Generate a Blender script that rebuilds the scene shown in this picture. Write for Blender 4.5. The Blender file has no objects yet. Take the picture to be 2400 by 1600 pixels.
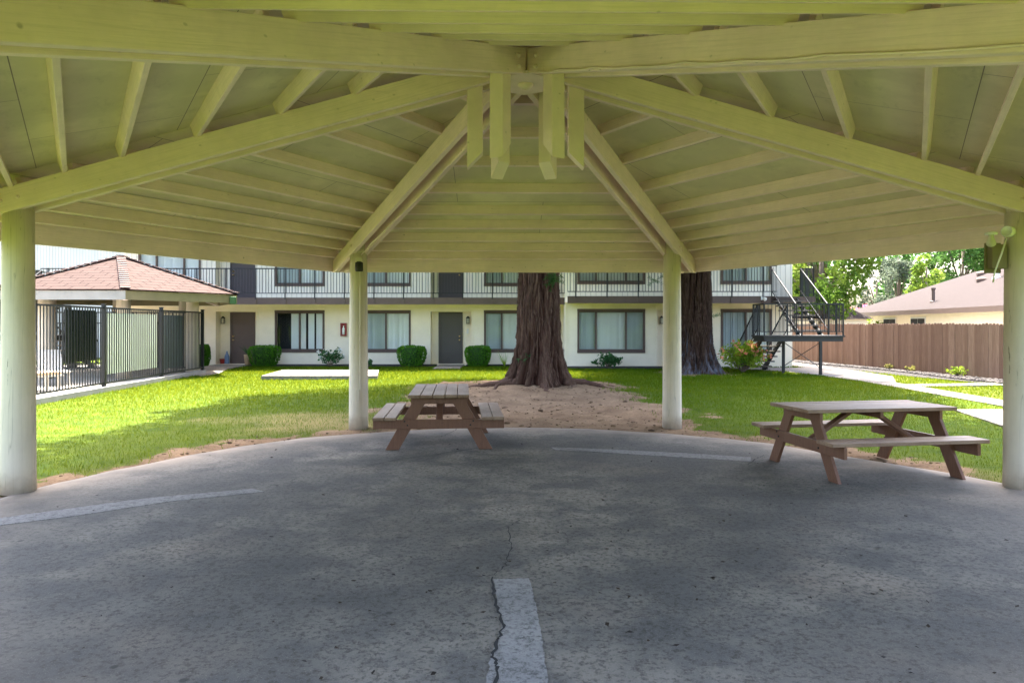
import bpy, math, random
import numpy as np
from math import radians as R_, sin, cos, tan, pi, hypot, atan2
from mathutils import Vector, Matrix
random.seed(7); rng = np.random.default_rng(11)
S = bpy.context.scene
COL = S.collection

# ------------------------------------------------------------------ camera, sky, sun, exposure
FPX = 1700.0                                   # focal length in photo pixels (2400 wide)
CAMH = 1.605
cam_d = bpy.data.cameras.new("camera"); cam = bpy.data.objects.new("camera", cam_d); COL.objects.link(cam)
cam.location = (0, 0, CAMH); cam.rotation_euler = (R_(90), 0, 0)
cam_d.sensor_width = 36.0; cam_d.lens = 36.0 * FPX / 2400.0
cam_d.shift_y = -(800 - 762) / 2400.0
cam_d.clip_start = 0.05; cam_d.clip_end = 3000
S.camera = cam
SUN_EL, SUN_AZ = 66.0, -2.0                   # azimuth from +Y (behind the building), negative = to the left
w = bpy.data.worlds.new("World"); S.world = w; w.use_nodes = True
nt = w.node_tree
sky = nt.nodes.new("ShaderNodeTexSky"); sky.sky_type = 'NISHITA'; sky.sun_disc = False
sky.sun_elevation = R_(SUN_EL); sky.sun_rotation = R_(SUN_AZ)
sky.air_density = 1.0; sky.dust_density = 6.0; sky.ozone_density = 1.0
bg = nt.nodes["Background"]; bg.inputs[1].default_value = 0.15
nt.links.new(sky.outputs[0], bg.inputs[0])
sl = bpy.data.lights.new("sun", 'SUN'); sl.energy = 4.0; sl.angle = R_(0.55); sl.color = (1.0, 0.95, 0.86)
so = bpy.data.objects.new("sun", sl); COL.objects.link(so)
sd = Vector((sin(R_(SUN_AZ)) * cos(R_(SUN_EL)), cos(R_(SUN_AZ)) * cos(R_(SUN_EL)), sin(R_(SUN_EL))))
so.rotation_euler = (-sd).to_track_quat('-Z', 'Y').to_euler(); so.location = (0, 40, 60)
S.view_settings.view_transform = 'Standard'; S.view_settings.look = 'None'
S.view_settings.exposure = 3.18; S.view_settings.gamma = 1.0
S.cycles.max_bounces = 14; S.cycles.diffuse_bounces = 7; S.cycles.transparent_max_bounces = 16

# ------------------------------------------------------------------ helpers
def PX(x, Z): return (x - 1200.0) / FPX * Z
def PH(y, Z): return CAMH - (y - 762.0) / FPX * Z

class MB:
    def __init__(s): s.v = []; s.f = []
    def add(s, vs, fs):
        n = len(s.v); s.v += [tuple(v) for v in vs]; s.f += [tuple(i + n for i in f) for f in fs]
    def box(s, x0, x1, y0, y1, z0, z1):
        s.add([(x0,y0,z0),(x1,y0,z0),(x1,y1,z0),(x0,y1,z0),(x0,y0,z1),(x1,y0,z1),(x1,y1,z1),(x0,y1,z1)],
              [(0,3,2,1),(4,5,6,7),(0,1,5,4),(1,2,6,5),(2,3,7,6),(3,0,4,7)]); return s
    def hexa(s, b, t):
        n = len(b)
        s.add(list(b) + list(t), [tuple(range(n))[::-1], tuple(range(n, 2*n))] + [(i, (i+1) % n, (i+1) % n + n, i + n) for i in range(n)]); return s
    def bar(s, p0, p1, wd, ht, up=(0,0,1)):
        p0, p1 = Vector(p0), Vector(p1); d = (p1 - p0).normalized(); u = Vector(up)
        r = d.cross(u)
        if r.length < 1e-5: r = d.cross(Vector((1,0,0)))
        r.normalize(); u = r.cross(d)
        c = [(-1,-1),(1,-1),(1,1),(-1,1)]
        s.hexa([p0 + r*(a*wd/2) + u*(b*ht/2) for a, b in c], [p1 + r*(a*wd/2) + u*(b*ht/2) for a, b in c]); return s
    def cyl(s, p0, p1, r0, r1=None, n=12):
        r1 = r0 if r1 is None else r1
        p0, p1 = Vector(p0), Vector(p1); d = (p1 - p0).normalized()
        a = d.orthogonal().normalized(); b = d.cross(a)
        s.hexa([p0 + (a*cos(2*pi*i/n) + b*sin(2*pi*i/n))*r0 for i in range(n)], [p1 + (a*cos(2*pi*i/n) + b*sin(2*pi*i/n))*r1 for i in range(n)]); return s
    def tube(s, pts, rads, n=8):
        pts = [Vector(p) for p in pts]; rows = []
        if not hasattr(rads, '__len__'): rads = [rads]*len(pts)
        prev = None
        for i, p in enumerate(pts):
            d = (pts[min(i+1, len(pts)-1)] - pts[max(i-1, 0)]).normalized()
            a = d.orthogonal().normalized() if prev is None else (prev - d*prev.dot(d)).normalized()
            prev = a; b = d.cross(a)
            rows.append([p + (a*cos(2*pi*k/n) + b*sin(2*pi*k/n))*rads[i] for k in range(n)])
        vs = [v for r in rows for v in r]; fs = []
        for i in range(len(pts)-1):
            for k in range(n):
                fs.append((i*n+k, i*n+(k+1) % n, (i+1)*n+(k+1) % n, (i+1)*n+k))
        fs += [tuple(range(n))[::-1], tuple(range((len(pts)-1)*n, len(pts)*n))]
        s.add(vs, fs); return s
    def lathe(s, prof, n=20, c=(0,0,0), axis=(0,0,1)):
        A = Vector(axis).normalized(); a = A.orthogonal().normalized(); b = A.cross(a); c = Vector(c)
        vs = [c + A*z + (a*cos(2*pi*k/n) + b*sin(2*pi*k/n))*r for r, z in prof for k in range(n)]
        fs = [(i*n+k, i*n+(k+1) % n, (i+1)*n+(k+1) % n, (i+1)*n+k) for i in range(len(prof)-1) for k in range(n)]
        fs += [tuple(range(n))[::-1], tuple(range((len(prof)-1)*n, len(prof)*n))]
        s.add(vs, fs); return s
    def quad(s, *p): s.add(p, [tuple(range(len(p)))]); return s
    def build(s, name, mat, parent=None, bevel=0, smooth=False, loc=None, fix=True):
        me = bpy.data.meshes.new(name); me.from_pydata(s.v, [], s.f)
        if fix:
            import bmesh
            bm = bmesh.new(); bm.from_mesh(me); bmesh.ops.recalc_face_normals(bm, faces=bm.faces); bm.to_mesh(me); bm.free()
        me.materials.append(mat)
        if smooth: me.polygons.foreach_set('use_smooth', [True]*len(me.polygons))
        o = bpy.data.objects.new(name, me); COL.objects.link(o)
        if parent: o.parent = parent
        if loc: o.location = loc
        if bevel:
            m = o.modifiers.new('bevel', 'BEVEL'); m.width = bevel; m.segments = 2; m.limit_method = 'ANGLE'
        return o

def np_mesh(name, mat, verts, faces_k, parent=None, attrs=None, smooth=False):
    """verts (n,3) array, faces_k (m,k) int array"""
    me = bpy.data.meshes.new(name); m, k = faces_k.shape
    me.vertices.add(len(verts)); me.vertices.foreach_set('co', np.ascontiguousarray(verts, np.float32).ravel())
    me.loops.add(m*k); me.loops.foreach_set('vertex_index', faces_k.astype(np.int32).ravel())
    me.polygons.add(m); me.polygons.foreach_set('loop_start', np.arange(0, m*k, k, dtype=np.int32))
    me.update(calc_edges=True)
    for an, av in (attrs or {}).items():
        a = me.attributes.new(an, 'FLOAT', 'POINT'); a.data.foreach_set('value', np.asarray(av, np.float32))
    if smooth: me.polygons.foreach_set('use_smooth', [True]*m)
    me.materials.append(mat)
    o = bpy.data.objects.new(name, me); COL.objects.link(o)
    if parent: o.parent = parent
    return o

def T(name, label, cat, loc=(0,0,0), rz=0, group=None):
    o = bpy.data.objects.new(name, None); COL.objects.link(o); o.location = loc; o.rotation_euler = (0,0,rz)
    o.empty_display_size = 0.2
    return tag(o, label, cat, group)
def tag(o, label, cat, group=None, kind=None):
    o['label'] = label; o['category'] = cat
    if group: o['group'] = group
    if kind: o['kind'] = kind
    return o
def struct(o, kind='structure'): o['kind'] = kind; return o
def copy_tree(o, parent=None):
    c = o.copy(); COL.objects.link(c)
    if parent: c.parent = parent
    for ch in o.children: copy_tree(ch, c)
    return c

def hsh(ix, iy, s): 
    h = np.sin(ix*127.1 + iy*311.7 + s*74.7)*43758.5453
    return h - np.floor(h)
def vnoise(x, y, s=0.0):
    ix, iy = np.floor(x), np.floor(y); fx, fy = x-ix, y-iy
    fx = fx*fx*(3-2*fx); fy = fy*fy*(3-2*fy)
    return (hsh(ix,iy,s)*(1-fx)+hsh(ix+1,iy,s)*fx)*(1-fy) + (hsh(ix,iy+1,s)*(1-fx)+hsh(ix+1,iy+1,s)*fx)*fy
def fbm(x, y, s=0.0, o=4):
    t = 0; a = .5
    for i in range(o): t = t + a*vnoise(x*2**i, y*2**i, s+i*3.1); a *= .5
    return t
def sstep(a, b, x):
    t = np.clip((x-a)/(b-a), 0, 1); return t*t*(3-2*t)

# ------------------------------------------------------------------ materials
class NT:
    def __init__(s, name):
        s.m = bpy.data.materials.new(name); s.m.use_nodes = True; s.t = s.m.node_tree
        s.b = s.t.nodes['Principled BSDF']; s.out = s.t.nodes['Material Output']; s.co = None
    def n(s, t, **kw):
        x = s.t.nodes.new('ShaderNode'+t)
        for k, v in kw.items(): setattr(x, k, v)
        return x
    def l(s, a, b): s.t.links.new(a, b)
    def coord(s, scale=(1,1,1), rot=(0,0,0), kind='Object'):
        if s.co is None: s.co = s.n('TexCoord')
        mp = s.n('Mapping'); mp.inputs['Scale'].default_value = scale; mp.inputs['Rotation'].default_value = rot
        s.l(s.co.outputs[kind], mp.inputs[0]); return mp.outputs[0]
    def noise(s, scale, detail=4, rough=.55, sc=(1,1,1), dist=0):
        x = s.n('TexNoise'); x.inputs['Scale'].default_value = scale; x.inputs['Detail'].default_value = detail
        x.inputs['Roughness'].default_value = rough; x.inputs['Distortion'].default_value = dist
        s.l(s.coord(sc), x.inputs['Vector']); return x.outputs[0]
    def ramp(s, f, *st):
        r = s.n('ValToRGB'); e = r.color_ramp.elements
        while len(e) < len(st): e.new(.5)
        for i, (p, c) in enumerate(st):
            e[i].position = p; e[i].color = (c, c, c, 1) if not hasattr(c, '__len__') else (*c, 1)
        s.l(f, r.inputs[0]); return r.outputs[0]
    def mix(s, f, a, b, bt='MIX'):
        x = s.n('Mix', data_type='RGBA', blend_type=bt)
        for v, k in ((f, 0), (a, 6), (b, 7)):
            if hasattr(v, 'is_linked'): s.l(v, x.inputs[k])
            elif hasattr(v, '__len__'): x.inputs[k].default_value = (*v, 1)
            else: x.inputs[k].default_value = v if k == 0 else (v, v, v, 1)
        return x.outputs[2]
    def attr(s, name): x = s.n('Attribute'); x.attribute_name = name; return x.outputs['Fac']
    def rnd(s): return s.n('NewGeometry').outputs['Random Per Island']
    def orand(s): return s.n('ObjectInfo').outputs['Random']
    def bump(s, h, st=.3, d=.01):
        b = s.n('Bump'); b.inputs['Strength'].default_value = st; b.inputs['Distance'].default_value = d
        s.l(h, b.inputs['Height']); s.l(b.outputs[0], s.b.inputs['Normal'])
    def done(s, col=None, rough=.6, spec=.5, metal=0):
        if col is not None:
            if hasattr(col, 'is_linked'): s.l(col, s.b.inputs['Base Color'])
            else: s.b.inputs['Base Color'].default_value = (*col, 1)
        if hasattr(rough, 'is_linked'): s.l(rough, s.b.inputs['Roughness'])
        else: s.b.inputs['Roughness'].default_value = rough
        s.b.inputs['Specular IOR Level'].default_value = spec; s.b.inputs['Metallic'].default_value = metal
        return s.m

def mulc(c, k): return tuple(min(1, x*k) for x in c)
def plain(name, c, rough=.6, var=.12, sc=3, bump=.1, spec=.4, metal=0, stretch=(1,1,1)):
    m = NT(name); a = m.noise(sc, 5, .6, stretch)
    col = m.mix(m.ramp(a, (.3, 0), (.7, 1)), mulc(c, 1-var), mulc(c, 1+var))
    if bump: m.bump(m.noise(sc*9, 3, .6, stretch), bump, .01)
    return m.done(col, rough, spec, metal)

def shelter_paint(name, c, sc=(1,1,1), spots=True, peel=0, grain=False):
    m = NT(name)
    a = m.noise(1.1, 5, .6); b = m.noise(7, 4, .6, sc)
    col = m.mix(m.ramp(a, (.3, 0), (.7, 1)), mulc(c, .86), mulc(c, 1.08))
    col = m.mix(m.ramp(b, (.35, .25), (.6, 0)), col, mulc(c, .75))
    if spots:
        v = m.n('TexVoronoi'); v.inputs['Scale'].default_value = 1.6; m.l(m.coord(), v.inputs['Vector'])
        s2 = m.noise(30, 2); r = m.ramp(v.outputs['Distance'], (.012, .7), (.026, 0))
        col = m.mix(r, col, mulc(c, .35))
        v2 = m.n('TexVoronoi'); v2.inputs['Scale'].default_value = 5.5; m.l(m.coord((1, 1, 1.6)), v2.inputs['Vector']); col = m.mix(m.ramp(v2.outputs['Distance'], (.05, .5), (.09, 0)), col, mulc(c, .45)); st = m.noise(2.6, 6, .7, (1.2, 1.2, 5)); col = m.mix(m.ramp(st, (.62, 0), (.74, .35)), col, mulc(c, .6))
    if grain:
        uv = m.n('UVMap'); mp = m.n('Mapping'); mp.inputs['Scale'].default_value = (.9, 26, 1); m.l(uv.outputs[0], mp.inputs[0])
        gn = m.n('TexNoise'); gn.inputs['Scale'].default_value = 2.2; gn.inputs['Detail'].default_value = 6; gn.inputs['Roughness'].default_value = .7; gn.inputs['Distortion'].default_value = .25; m.l(mp.outputs[0], gn.inputs['Vector'])
        col = m.mix(m.ramp(gn.outputs[0], (.34, .55), (.52, 0)), col, mulc(c, .74)); col = m.mix(m.ramp(gn.outputs[0], (.63, 0), (.70, .35)), col, mulc(c, 1.15))
        ck = m.ramp(gn.outputs[0], (.255, .75), (.275, 0)); col = m.mix(ck, col, mulc(c, .3))
    if peel:
        cr = m.noise(3.2, 2, .5, (3.4, 3.4, .10)); col = m.mix(m.ramp(cr, (.494, 0), (.5, .4), (.506, 0)), col, (.12, .105, .07))
        sx = m.n('SeparateXYZ'); m.l(m.coord(), sx.inputs[0]); ad = m.n('Math', operation='ADD'); nz = m.n('Math', operation='MULTIPLY'); nz.inputs[1].default_value = .5; m.l(m.noise(9, 4), nz.inputs[0]); m.l(nz.outputs[0], ad.inputs[1]); m.l(sx.outputs[2], ad.inputs[0]); col = m.mix(m.ramp(ad.outputs[0], (.26, .4), (.44, 0)), col, (.30, .24, .18))
        p = m.noise(5, 6, .65, (5, 5, .7)); k = m.ramp(p, (.66, 0), (.70, peel))
        col = m.mix(k, col, (.16, .14, .10))
    m.bump(gn.outputs[0] if grain else m.noise(14, 5, .65, sc), .3 if grain else .22, .008)
    return m.done(col, .55, .3)

PAINT = (.80, .635, .63)
M_beam = shelter_paint('beam_paint', PAINT, grain=True)
M_pur = shelter_paint('purlin_paint', mulc(PAINT, 1.0), grain=True)
M_post = shelter_paint('post_paint', (.64, .565, .46), (4, 4, .5), False, .8)
M_pend = shelter_paint('pendant_paint', (.80, .66, .62))
def deck_mat():
    m = NT('deck_paint')
    uv = m.n('UVMap'); br = m.n('TexBrick'); m.l(uv.outputs[0], br.inputs['Vector'])
    br.inputs['Scale'].default_value = 1; br.inputs['Brick Width'].default_value = 2.44; br.inputs['Row Height'].default_value = 1.22
    br.inputs['Mortar Size'].default_value = .004; br.inputs['Mortar Smooth'].default_value = .2
    c = (PAINT[0]*.80, PAINT[1]*.90, PAINT[2]*.68)
    a = m.noise(.9, 5, .6)
    col = m.mix(m.ramp(a, (.3, 0), (.7, 1)), mulc(c, .85), mulc(c, 1.05))
    g = m.noise(3, 6, .72, (1, 1, 9)); col = m.mix(m.ramp(g, (.55, 0), (.70, .4)), col, mulc(c, .6)); g2 = m.noise(1.3, 4, .6); col = m.mix(m.ramp(g2, (.5, 0), (.62, .35)), col, mulc(c, 1.3))
    col = m.mix(br.outputs['Fac'], col, mulc(PAINT, .3))
    m.bump(m.noise(20, 4), .15, .006)
    return m.done(col, .7, .2)
M_deck = deck_mat()

def concrete_mat(name, c1, c2, stain, rough=.85, rim=None):
    m = NT(name)
    big = m.noise(.42, 5, .62, dist=.6); mid = m.noise(1.7, 5, .6); fine = m.noise(30, 5, .8); sp = m.noise(150, 2, .6)
    col = m.mix(m.ramp(big, (.40, 0), (.58, 1)), c1, c2)
    col = m.mix(m.ramp(mid, (.40, .8), (.56, 0)), col, stain)
    big2 = m.noise(.23, 4, .6, dist=.3); col = m.mix(m.ramp(big2, (.44, .7), (.58, 0)), col, mulc(stain, .85))
    warm = m.noise(.7, 4); col = m.mix(m.ramp(warm, (.55, 0), (.7, .3)), col, mulc(c2, 1.1)[:1] + (c2[1]*.95, c2[2]*.85))
    col = m.mix(m.ramp(fine, (.38, .9), (.52, 0)), col, mulc(c1, .30))
    col = m.mix(m.ramp(sp, (.60, 0), (.70, .28)), col, mulc(c2, 1.7))
    if rim:
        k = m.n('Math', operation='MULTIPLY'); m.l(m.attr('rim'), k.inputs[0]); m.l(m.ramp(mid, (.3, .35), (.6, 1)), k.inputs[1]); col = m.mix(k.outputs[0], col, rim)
    v = m.n('TexVoronoi'); v.inputs['Scale'].default_value = 2.3; m.l(m.coord((1,1,0)), v.inputs['Vector'])
    col = m.mix(m.ramp(v.outputs['Distance'], (.035, .8), (.06, 0)), col, mulc(c1, .3))
    m.bump(m.mix(.5, fine, sp), .5, .006)
    return m.done(col, rough, .3)
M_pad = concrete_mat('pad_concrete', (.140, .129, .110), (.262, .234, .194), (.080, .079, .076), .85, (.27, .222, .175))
M_strip = concrete_mat('repair_mortar', (.25, .24, .23), (.31, .297, .28), (.20, .195, .19))
M_path = concrete_mat('path_concrete', (.21, .185, .155), (.27, .24, .205), (.19, .165, .14))
M_kerb = plain('kerb_concrete', (.26, .25, .24), .9, .12, 4)
M_crack = plain('crack_dark', (.02, .02, .02), 1, .2)

def ground_mat():
    m = NT('ground_soil'); d = m.attr('dirt'); dry = m.attr('dry')
    a = m.noise(3, 6, .65); b = m.noise(30, 4, .7); big = m.noise(.35, 3)
    grass = m.mix(m.ramp(a, (.35, 0), (.65, 1)), (.03, .06, .002), (.065, .095, .004))
    grass = m.mix(m.ramp(big, (.45, 0), (.65, .5)), grass, (.085, .11, .006))
    grass = m.mix(dry, grass, (.19, .16, .06))
    dirt = m.mix(m.ramp(m.noise(1.6, 6, .65), (.32, 0), (.66, 1)), (.135, .086, .050), (.27, .182, .110))
    ad = m.n('Math', operation='MULTIPLY_ADD'); m.l(m.noise(7, 5, .7), ad.inputs[0]); ad.inputs[1].default_value = 1.3; m.l(d, ad.inputs[2]); d = m.ramp(ad.outputs[0], (.95, 0), (1.3, 1)) if False else m.ramp(m.mix(.5, ad.outputs[0], d), (.50, 0), (.78, 1))
    dirt = m.mix(m.ramp(b, (.36, .6), (.55, 0)), dirt, (.10, .066, .043))
    col = m.mix(d, grass, dirt)
    m.bump(m.mix(.4, a, b), .8, .03)
    return m.done(col, .95, .1)
M_ground = ground_mat()

def foliage(name, c1, c2, c3=None, trans=.3, clump=.6, tcol=None):
    m = NT(name); r = m.rnd(); n = m.noise(clump, 3)
    col = m.mix(r, c1, c2)
    if c3: col = m.mix(m.ramp(n, (.4, 0), (.62, 1)), col, c3)
    m.done(col, .6, .06)
    tr = m.n('BsdfTranslucent'); hs = m.mix(.5 if tcol is None else .85, col, tcol or mulc(c2, 1.6)); m.l(hs, tr.inputs[0])
    mx = m.n('MixShader'); mx.inputs[0].default_value = trans
    m.l(m.b.outputs[0], mx.inputs[1]); m.l(tr.outputs[0], mx.inputs[2]); m.l(mx.outputs[0], m.out.inputs[0])
    return m.m
M_grass = foliage('grass_blades', (.014, .074, .001), (.034, .116, .002), (.066, .132, .003), .42, .5, (.185, .205, .010))
M_drygrass = foliage('dry_grass', (.30, .23, .09), (.20, .21, .05), None, .25)
M_box = foliage('boxwood', (.035, .125, .010), (.095, .25, .018), (.06, .18, .012), .25, 6)
M_rose = foliage('rose_leaf', (.03, .09, .03), (.06, .16, .05), None, .25)
M_redleaf = foliage('redwood_leaf', (.03, .09, .02), (.06, .15, .03), None, .25)
M_maple = foliage('broad_leaf', (.035, .085, .015), (.085, .15, .02), (.20, .25, .035), .4, .35)
M_dark = foliage('dark_leaf', (.02, .065, .018), (.05, .125, .028), (.08, .15, .03), .35, .4)
M_olive = foliage('olive_leaf', (.055, .075, .05), (.11, .135, .09), None, .3)
M_bright = foliage('bright_leaf', (.10, .17, .012), (.18, .24, .02), None, .35)
M_lant = foliage('lantana_leaf', (.07, .18, .02), (.24, .38, .03), (.34, .42, .04), .35, 3)
M_pink = foliage('pink_petal', (.72, .16, .16), (.80, .38, .22), None, .3)
M_magenta = foliage('magenta_petal', (.70, .06, .18), (.80, .16, .30), None, .3)
M_white_p = foliage('white_petal', (.75, .74, .68), (.85, .84, .8), None, .3)
M_twig = plain('twig', (.14, .10, .07), .9)

def bark_mat(name, lich=0, dk=1):
    m = NT(name); rg = m.attr('ridge')
    a = m.noise(5, 6, .7, (3, 3, .35)); f = m.noise(22, 5, .7, (2.5, 2.5, .25))
    inner = m.mix(m.ramp(a, (.3, 0), (.7, 1)), mulc((.036, .014, .009), dk), mulc((.095, .041, .026), dk))
    outer = m.mix(m.ramp(f, (.3, 0), (.7, 1)), mulc((.070, .038, .024), dk), mulc((.23, .145, .098), dk))
    col = m.mix(m.ramp(rg, (.55, 0), (.98, 1)), inner, outer)
    if lich:
        l = m.noise(4, 5, .65, (2, 2, .5)); lm = m.attr('lichen')
        k = m.n('Math', operation='MULTIPLY'); m.l(m.ramp(l, (.40, 0), (.60, 1)), k.inputs[0]); m.l(lm, k.inputs[1])
        col = m.mix(k.outputs[0], col, (.13, .14, .165))
    m.bump(f, .9, .03)
    return m.done(col, .9, .15)
M_bark = bark_mat('redwood_bark', 0, .85); M_bark2 = bark_mat('redwood_bark_grey', 1, .5)
M_trunk = plain('tree_bark', (.13, .10, .075), .9, .3, 6, .5)

def wood_mat(name, c, worn=None, ax=0):
    m = NT(name); st = [8, 8, 8]; st[ax] = .6
    g = m.noise(6, 6, .7, st); col = m.mix(m.ramp(g, (.3, 0), (.7, 1)), mulc(c, .8), mulc(c, 1.15))
    if worn:
        n = m.noise(2.2, 5, .65, [1 if i != ax else .5 for i in range(3)])
        col = m.mix(m.ramp(n, (.42, 0), (.6, .85)), col, worn)
    col = m.mix(m.ramp(m.noise(40, 3), (.28, .5), (.4, 0)), col, mulc(c, .45))
    m.bump(g, .35, .006); return m.done(col, .55, .35)
M_tleg = wood_mat('table_brown', (.165, .078, .046), None, 2)
M_ttop = wood_mat('table_top_worn', (.20, .122, .080), (.33, .228, .155), 0)

M_wall = plain('cream_stucco', (.88, .78, .60), .85, .05, 2, .2)
def siding_mat(name, c, pitch):
    m = NT(name); sx = m.n('SeparateXYZ'); m.l(m.coord(), sx.inputs[0])
    mo = m.n('Math', operation='PINGPONG'); mo.inputs[1].default_value = pitch/2; m.l(sx.outputs[0], mo.inputs[0])
    dv = m.n('Math', operation='DIVIDE'); dv.inputs[1].default_value = pitch/2; m.l(mo.outputs[0], dv.inputs[0])
    k = m.ramp(dv.outputs[0], (.06, 0), (.14, 1))
    a = m.noise(3, 5, .6, (6, 6, .5)); base = m.mix(a, mulc(c, .92), mulc(c, 1.06))
    m.bump(k, .8, .012); return m.done(m.mix(k, mulc(c, .6), base), .75, .3)
M_siding = siding_mat('panel_siding', (.86, .80, .69), .2)
M_siding_w = siding_mat('white_siding', (.5, .5, .52), .15)
M_brown = plain('brown_trim', (.10, .065, .052), .6, .12, 3)
M_bronze = plain('bronze_frame', (.055, .042, .038), .4, .1, 3, 0)
M_door1 = plain('door_taupe', (.125, .088, .076), .5, .06, 2, .05)
M_door2 = plain('door_dark', (.070, .060, .050), .5, .06, 2, .05)
M_door3 = plain('door_plum', (.055, .042, .045), .5, .06, 2, .05)
M_iron = plain('black_iron', (.008, .009, .010), .5, .15, 5, .05)
M_steel = plain('grey_iron', (.018, .017, .017), .5, .2, 5, .05)
M_dark = M_dark
M_room = plain('dark_room', (.03, .03, .032), .9, .1, 1, 0)
M_blind = plain('vinyl_blind', (.85, .85, .82), .5, .03, 2, 0)
M_blind_d = plain('grey_blind', (.50, .55, .55), .5, .05, 2, 0)
M_brass = plain('brass', (.65, .45, .18), .3, .05, 2, 0, .5, 1)
M_whitep = plain('white_paint', (.74, .74, .72), .5, .04, 2, .03)
M_lampg = plain('frosted_glass', (.55, .53, .42), .3, .05, 2, 0)
M_red = plain('red_enamel', (.28, .022, .02), .4, .08, 3, 0)
M_bluepl = plain('blue_plastic', (.17, .24, .38), .4, .08, 3, 0)
M_green = plain('green_plastic', (.03, .09, .018), .4, .08, 3, 0)
M_shadecloth = plain('black_sheet', (.012, .018, .014), .25, .2, 4, .05)
M_palecloth = plain('pale_green_sheet', (.86, .90, .80), .6, .06, 1.5, .05)
M_mesh = plain('dark_mesh', (.10, .12, .13), .6, .1, 20, .1)
M_mulch = plain('dark_mulch', (.022, .019, .018), 1, .5, 25, .9)
M_rock = NT('rock'); M_rock = M_rock.done(M_rock.mix(M_rock.rnd(), (.018, .016, .017), (.085, .075, .072)), .9, .2)
M_clod = NT('soil_clod'); M_clod = M_clod.done(M_clod.mix(M_clod.rnd(), (.07, .045, .028), (.24, .165, .105)), .95, .1)
M_leaflit = NT('leaf_litter'); M_leaflit = M_leaflit.done(M_leaflit.mix(M_leaflit.rnd(), (.006, .006, .007), (.045, .03, .018)), .8, .2)
M_plast = plain('white_plastic', (.40, .38, .34), .4, .04, 2, 0)
M_cush = plain('tan_cushion', (.52, .36, .22), .8, .12, 5, .1)
def glass_mat():
    m = NT('window_glass'); t = m.n('BsdfTransparent'); t.inputs[0].default_value = (.94, .97, .97, 1)
    g = m.n('BsdfGlossy'); g.inputs['Roughness'].default_value = .01; g.inputs[0].default_value = (.9, .95, 1, 1)
    f = m.n('Fresnel'); f.inputs[0].default_value = 1.32; mx = m.n('MixShader')
    m.l(f.outputs[0], mx.inputs[0]); m.l(t.outputs[0], mx.inputs[1]); m.l(g.outputs[0], mx.inputs[2]); m.l(mx.outputs[0], m.out.inputs[0])
    return m.m
M_glass = glass_mat()
def shingle_mat(name, c, dark, bw=.9, rh=.14):
    m = NT(name); uv = m.n('UVMap'); br = m.n('TexBrick'); m.l(uv.outputs[0], br.inputs['Vector'])
    br.inputs['Scale'].default_value = 1; br.inputs['Brick Width'].default_value = bw; br.inputs['Row Height'].default_value = rh
    br.inputs['Mortar Size'].default_value = .022 if rh > .2 else .012; br.inputs['Mortar Smooth'].default_value = .3; br.inputs['Bias'].default_value = 0
    br.inputs[1].default_value = (*mulc(c, .92), 1); br.inputs[2].default_value = (*mulc(c, 1.08), 1); br.inputs[3].default_value = (*dark, 1)
    wv = m.noise(9, 4, .7); col = m.mix(m.ramp(wv, (.3, .35), (.6, 0)), br.outputs[0], mulc(c, .75))
    ck = m.n('MapRange'); 
    m.bump(br.outputs['Fac'], .5, .02); return m.done(col, .9, .1)
M_shingle = shingle_mat('red_shingle', (.050, .031, .026), (.014, .005, .003), .6, .27)
M_shingle2 = shingle_mat('brown_shingle', (.036, .027, .0255), (.025, .018, .0165), .3, .14)
def fence_mat():
    m = NT('fence_board'); r = m.rnd(); g = m.noise(7, 6, .7, (6, 6, .4))
    col = m.mix(r, (.205, .125, .092), (.33, .22, .166)); col = m.mix(m.ramp(g, (.35, .6), (.65, 0)), col, (.14, .08, .06))
    m.bump(g, .4, .01); return m.done(col, .85, .15)
M_fence = fence_mat()

M_clay = plain('clay_vent', (.11, .07, .055), .8); M_hip = plain('hip_shingle', (.060, .032, .026), .9, .15, 6, .3); M_gfas = plain('skylit_fascia', (.22, .22, .21), .7); M_gfas2 = plain('olive_hood_shaded_fascia', (.19, .16, .085), .7)  # fascia pair carries sky light and shade in its colours; olive also coats lamp hood
def set_uv(o, fn):
    me = o.data; uv = me.uv_layers.new(name='UVMap')
    for p in me.polygons:
        for li in p.loop_indices: uv.data[li].uv = fn(me.vertices[me.loops[li].vertex_index].co, p.normal)

# ------------------------------------------------------------------ ground
HC = (0.131, 7.060); HR = 0.0168                     # shelter centre and turn
PAD = [(-4.72,7.0),(-4.68,7.16),(-4.48,7.79),(-4.10,8.69),(-3.62,9.57),(-2.96,10.3),(-2.2,10.75),(-1.2,11.2),(-.11,11.38),(1.18,11.22),(2.2,10.75),(3.0,10.25),
       (3.5,9.85),(4.22,8.6),(4.68,8.0),(4.98,7.3),(5.0,6.6),(4.6,5.2),(4.0,4.0),(3.0,3.0),(1.7,2.45),(-1.7,2.45),(-2.8,3.0),(-3.8,4.1),(-4.4,5.2),(-4.75,6.3)]
def in_poly(x, y, poly):
    c = np.zeros(x.shape, bool); n = len(poly)
    for i in range(n):
        x1, y1 = poly[i]; x2, y2 = poly[(i+1) % n]
        if y1 == y2: continue
        k = ((y1 > y) != (y2 > y)) & (x < (x2-x1)*(y-y1)/(y2-y1)+x1); c ^= k
    return c
def pad_dist(x, y):
    d = np.full(x.shape, 1e9)
    for i in range(len(PAD)):
        x1, y1 = PAD[i]; x2, y2 = PAD[(i+1) % len(PAD)]; dx, dy = x2-x1, y2-y1
        t = np.clip(((x-x1)*dx+(y-y1)*dy)/(dx*dx+dy*dy), 0, 1); d = np.minimum(d, np.hypot(x-x1-t*dx, y-y1-t*dy))
    return np.where(in_poly(x, y, PAD), -d, d)
TREE1 = (0.68, 18.3); TREE2 = (6.2, 24.5)
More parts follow.
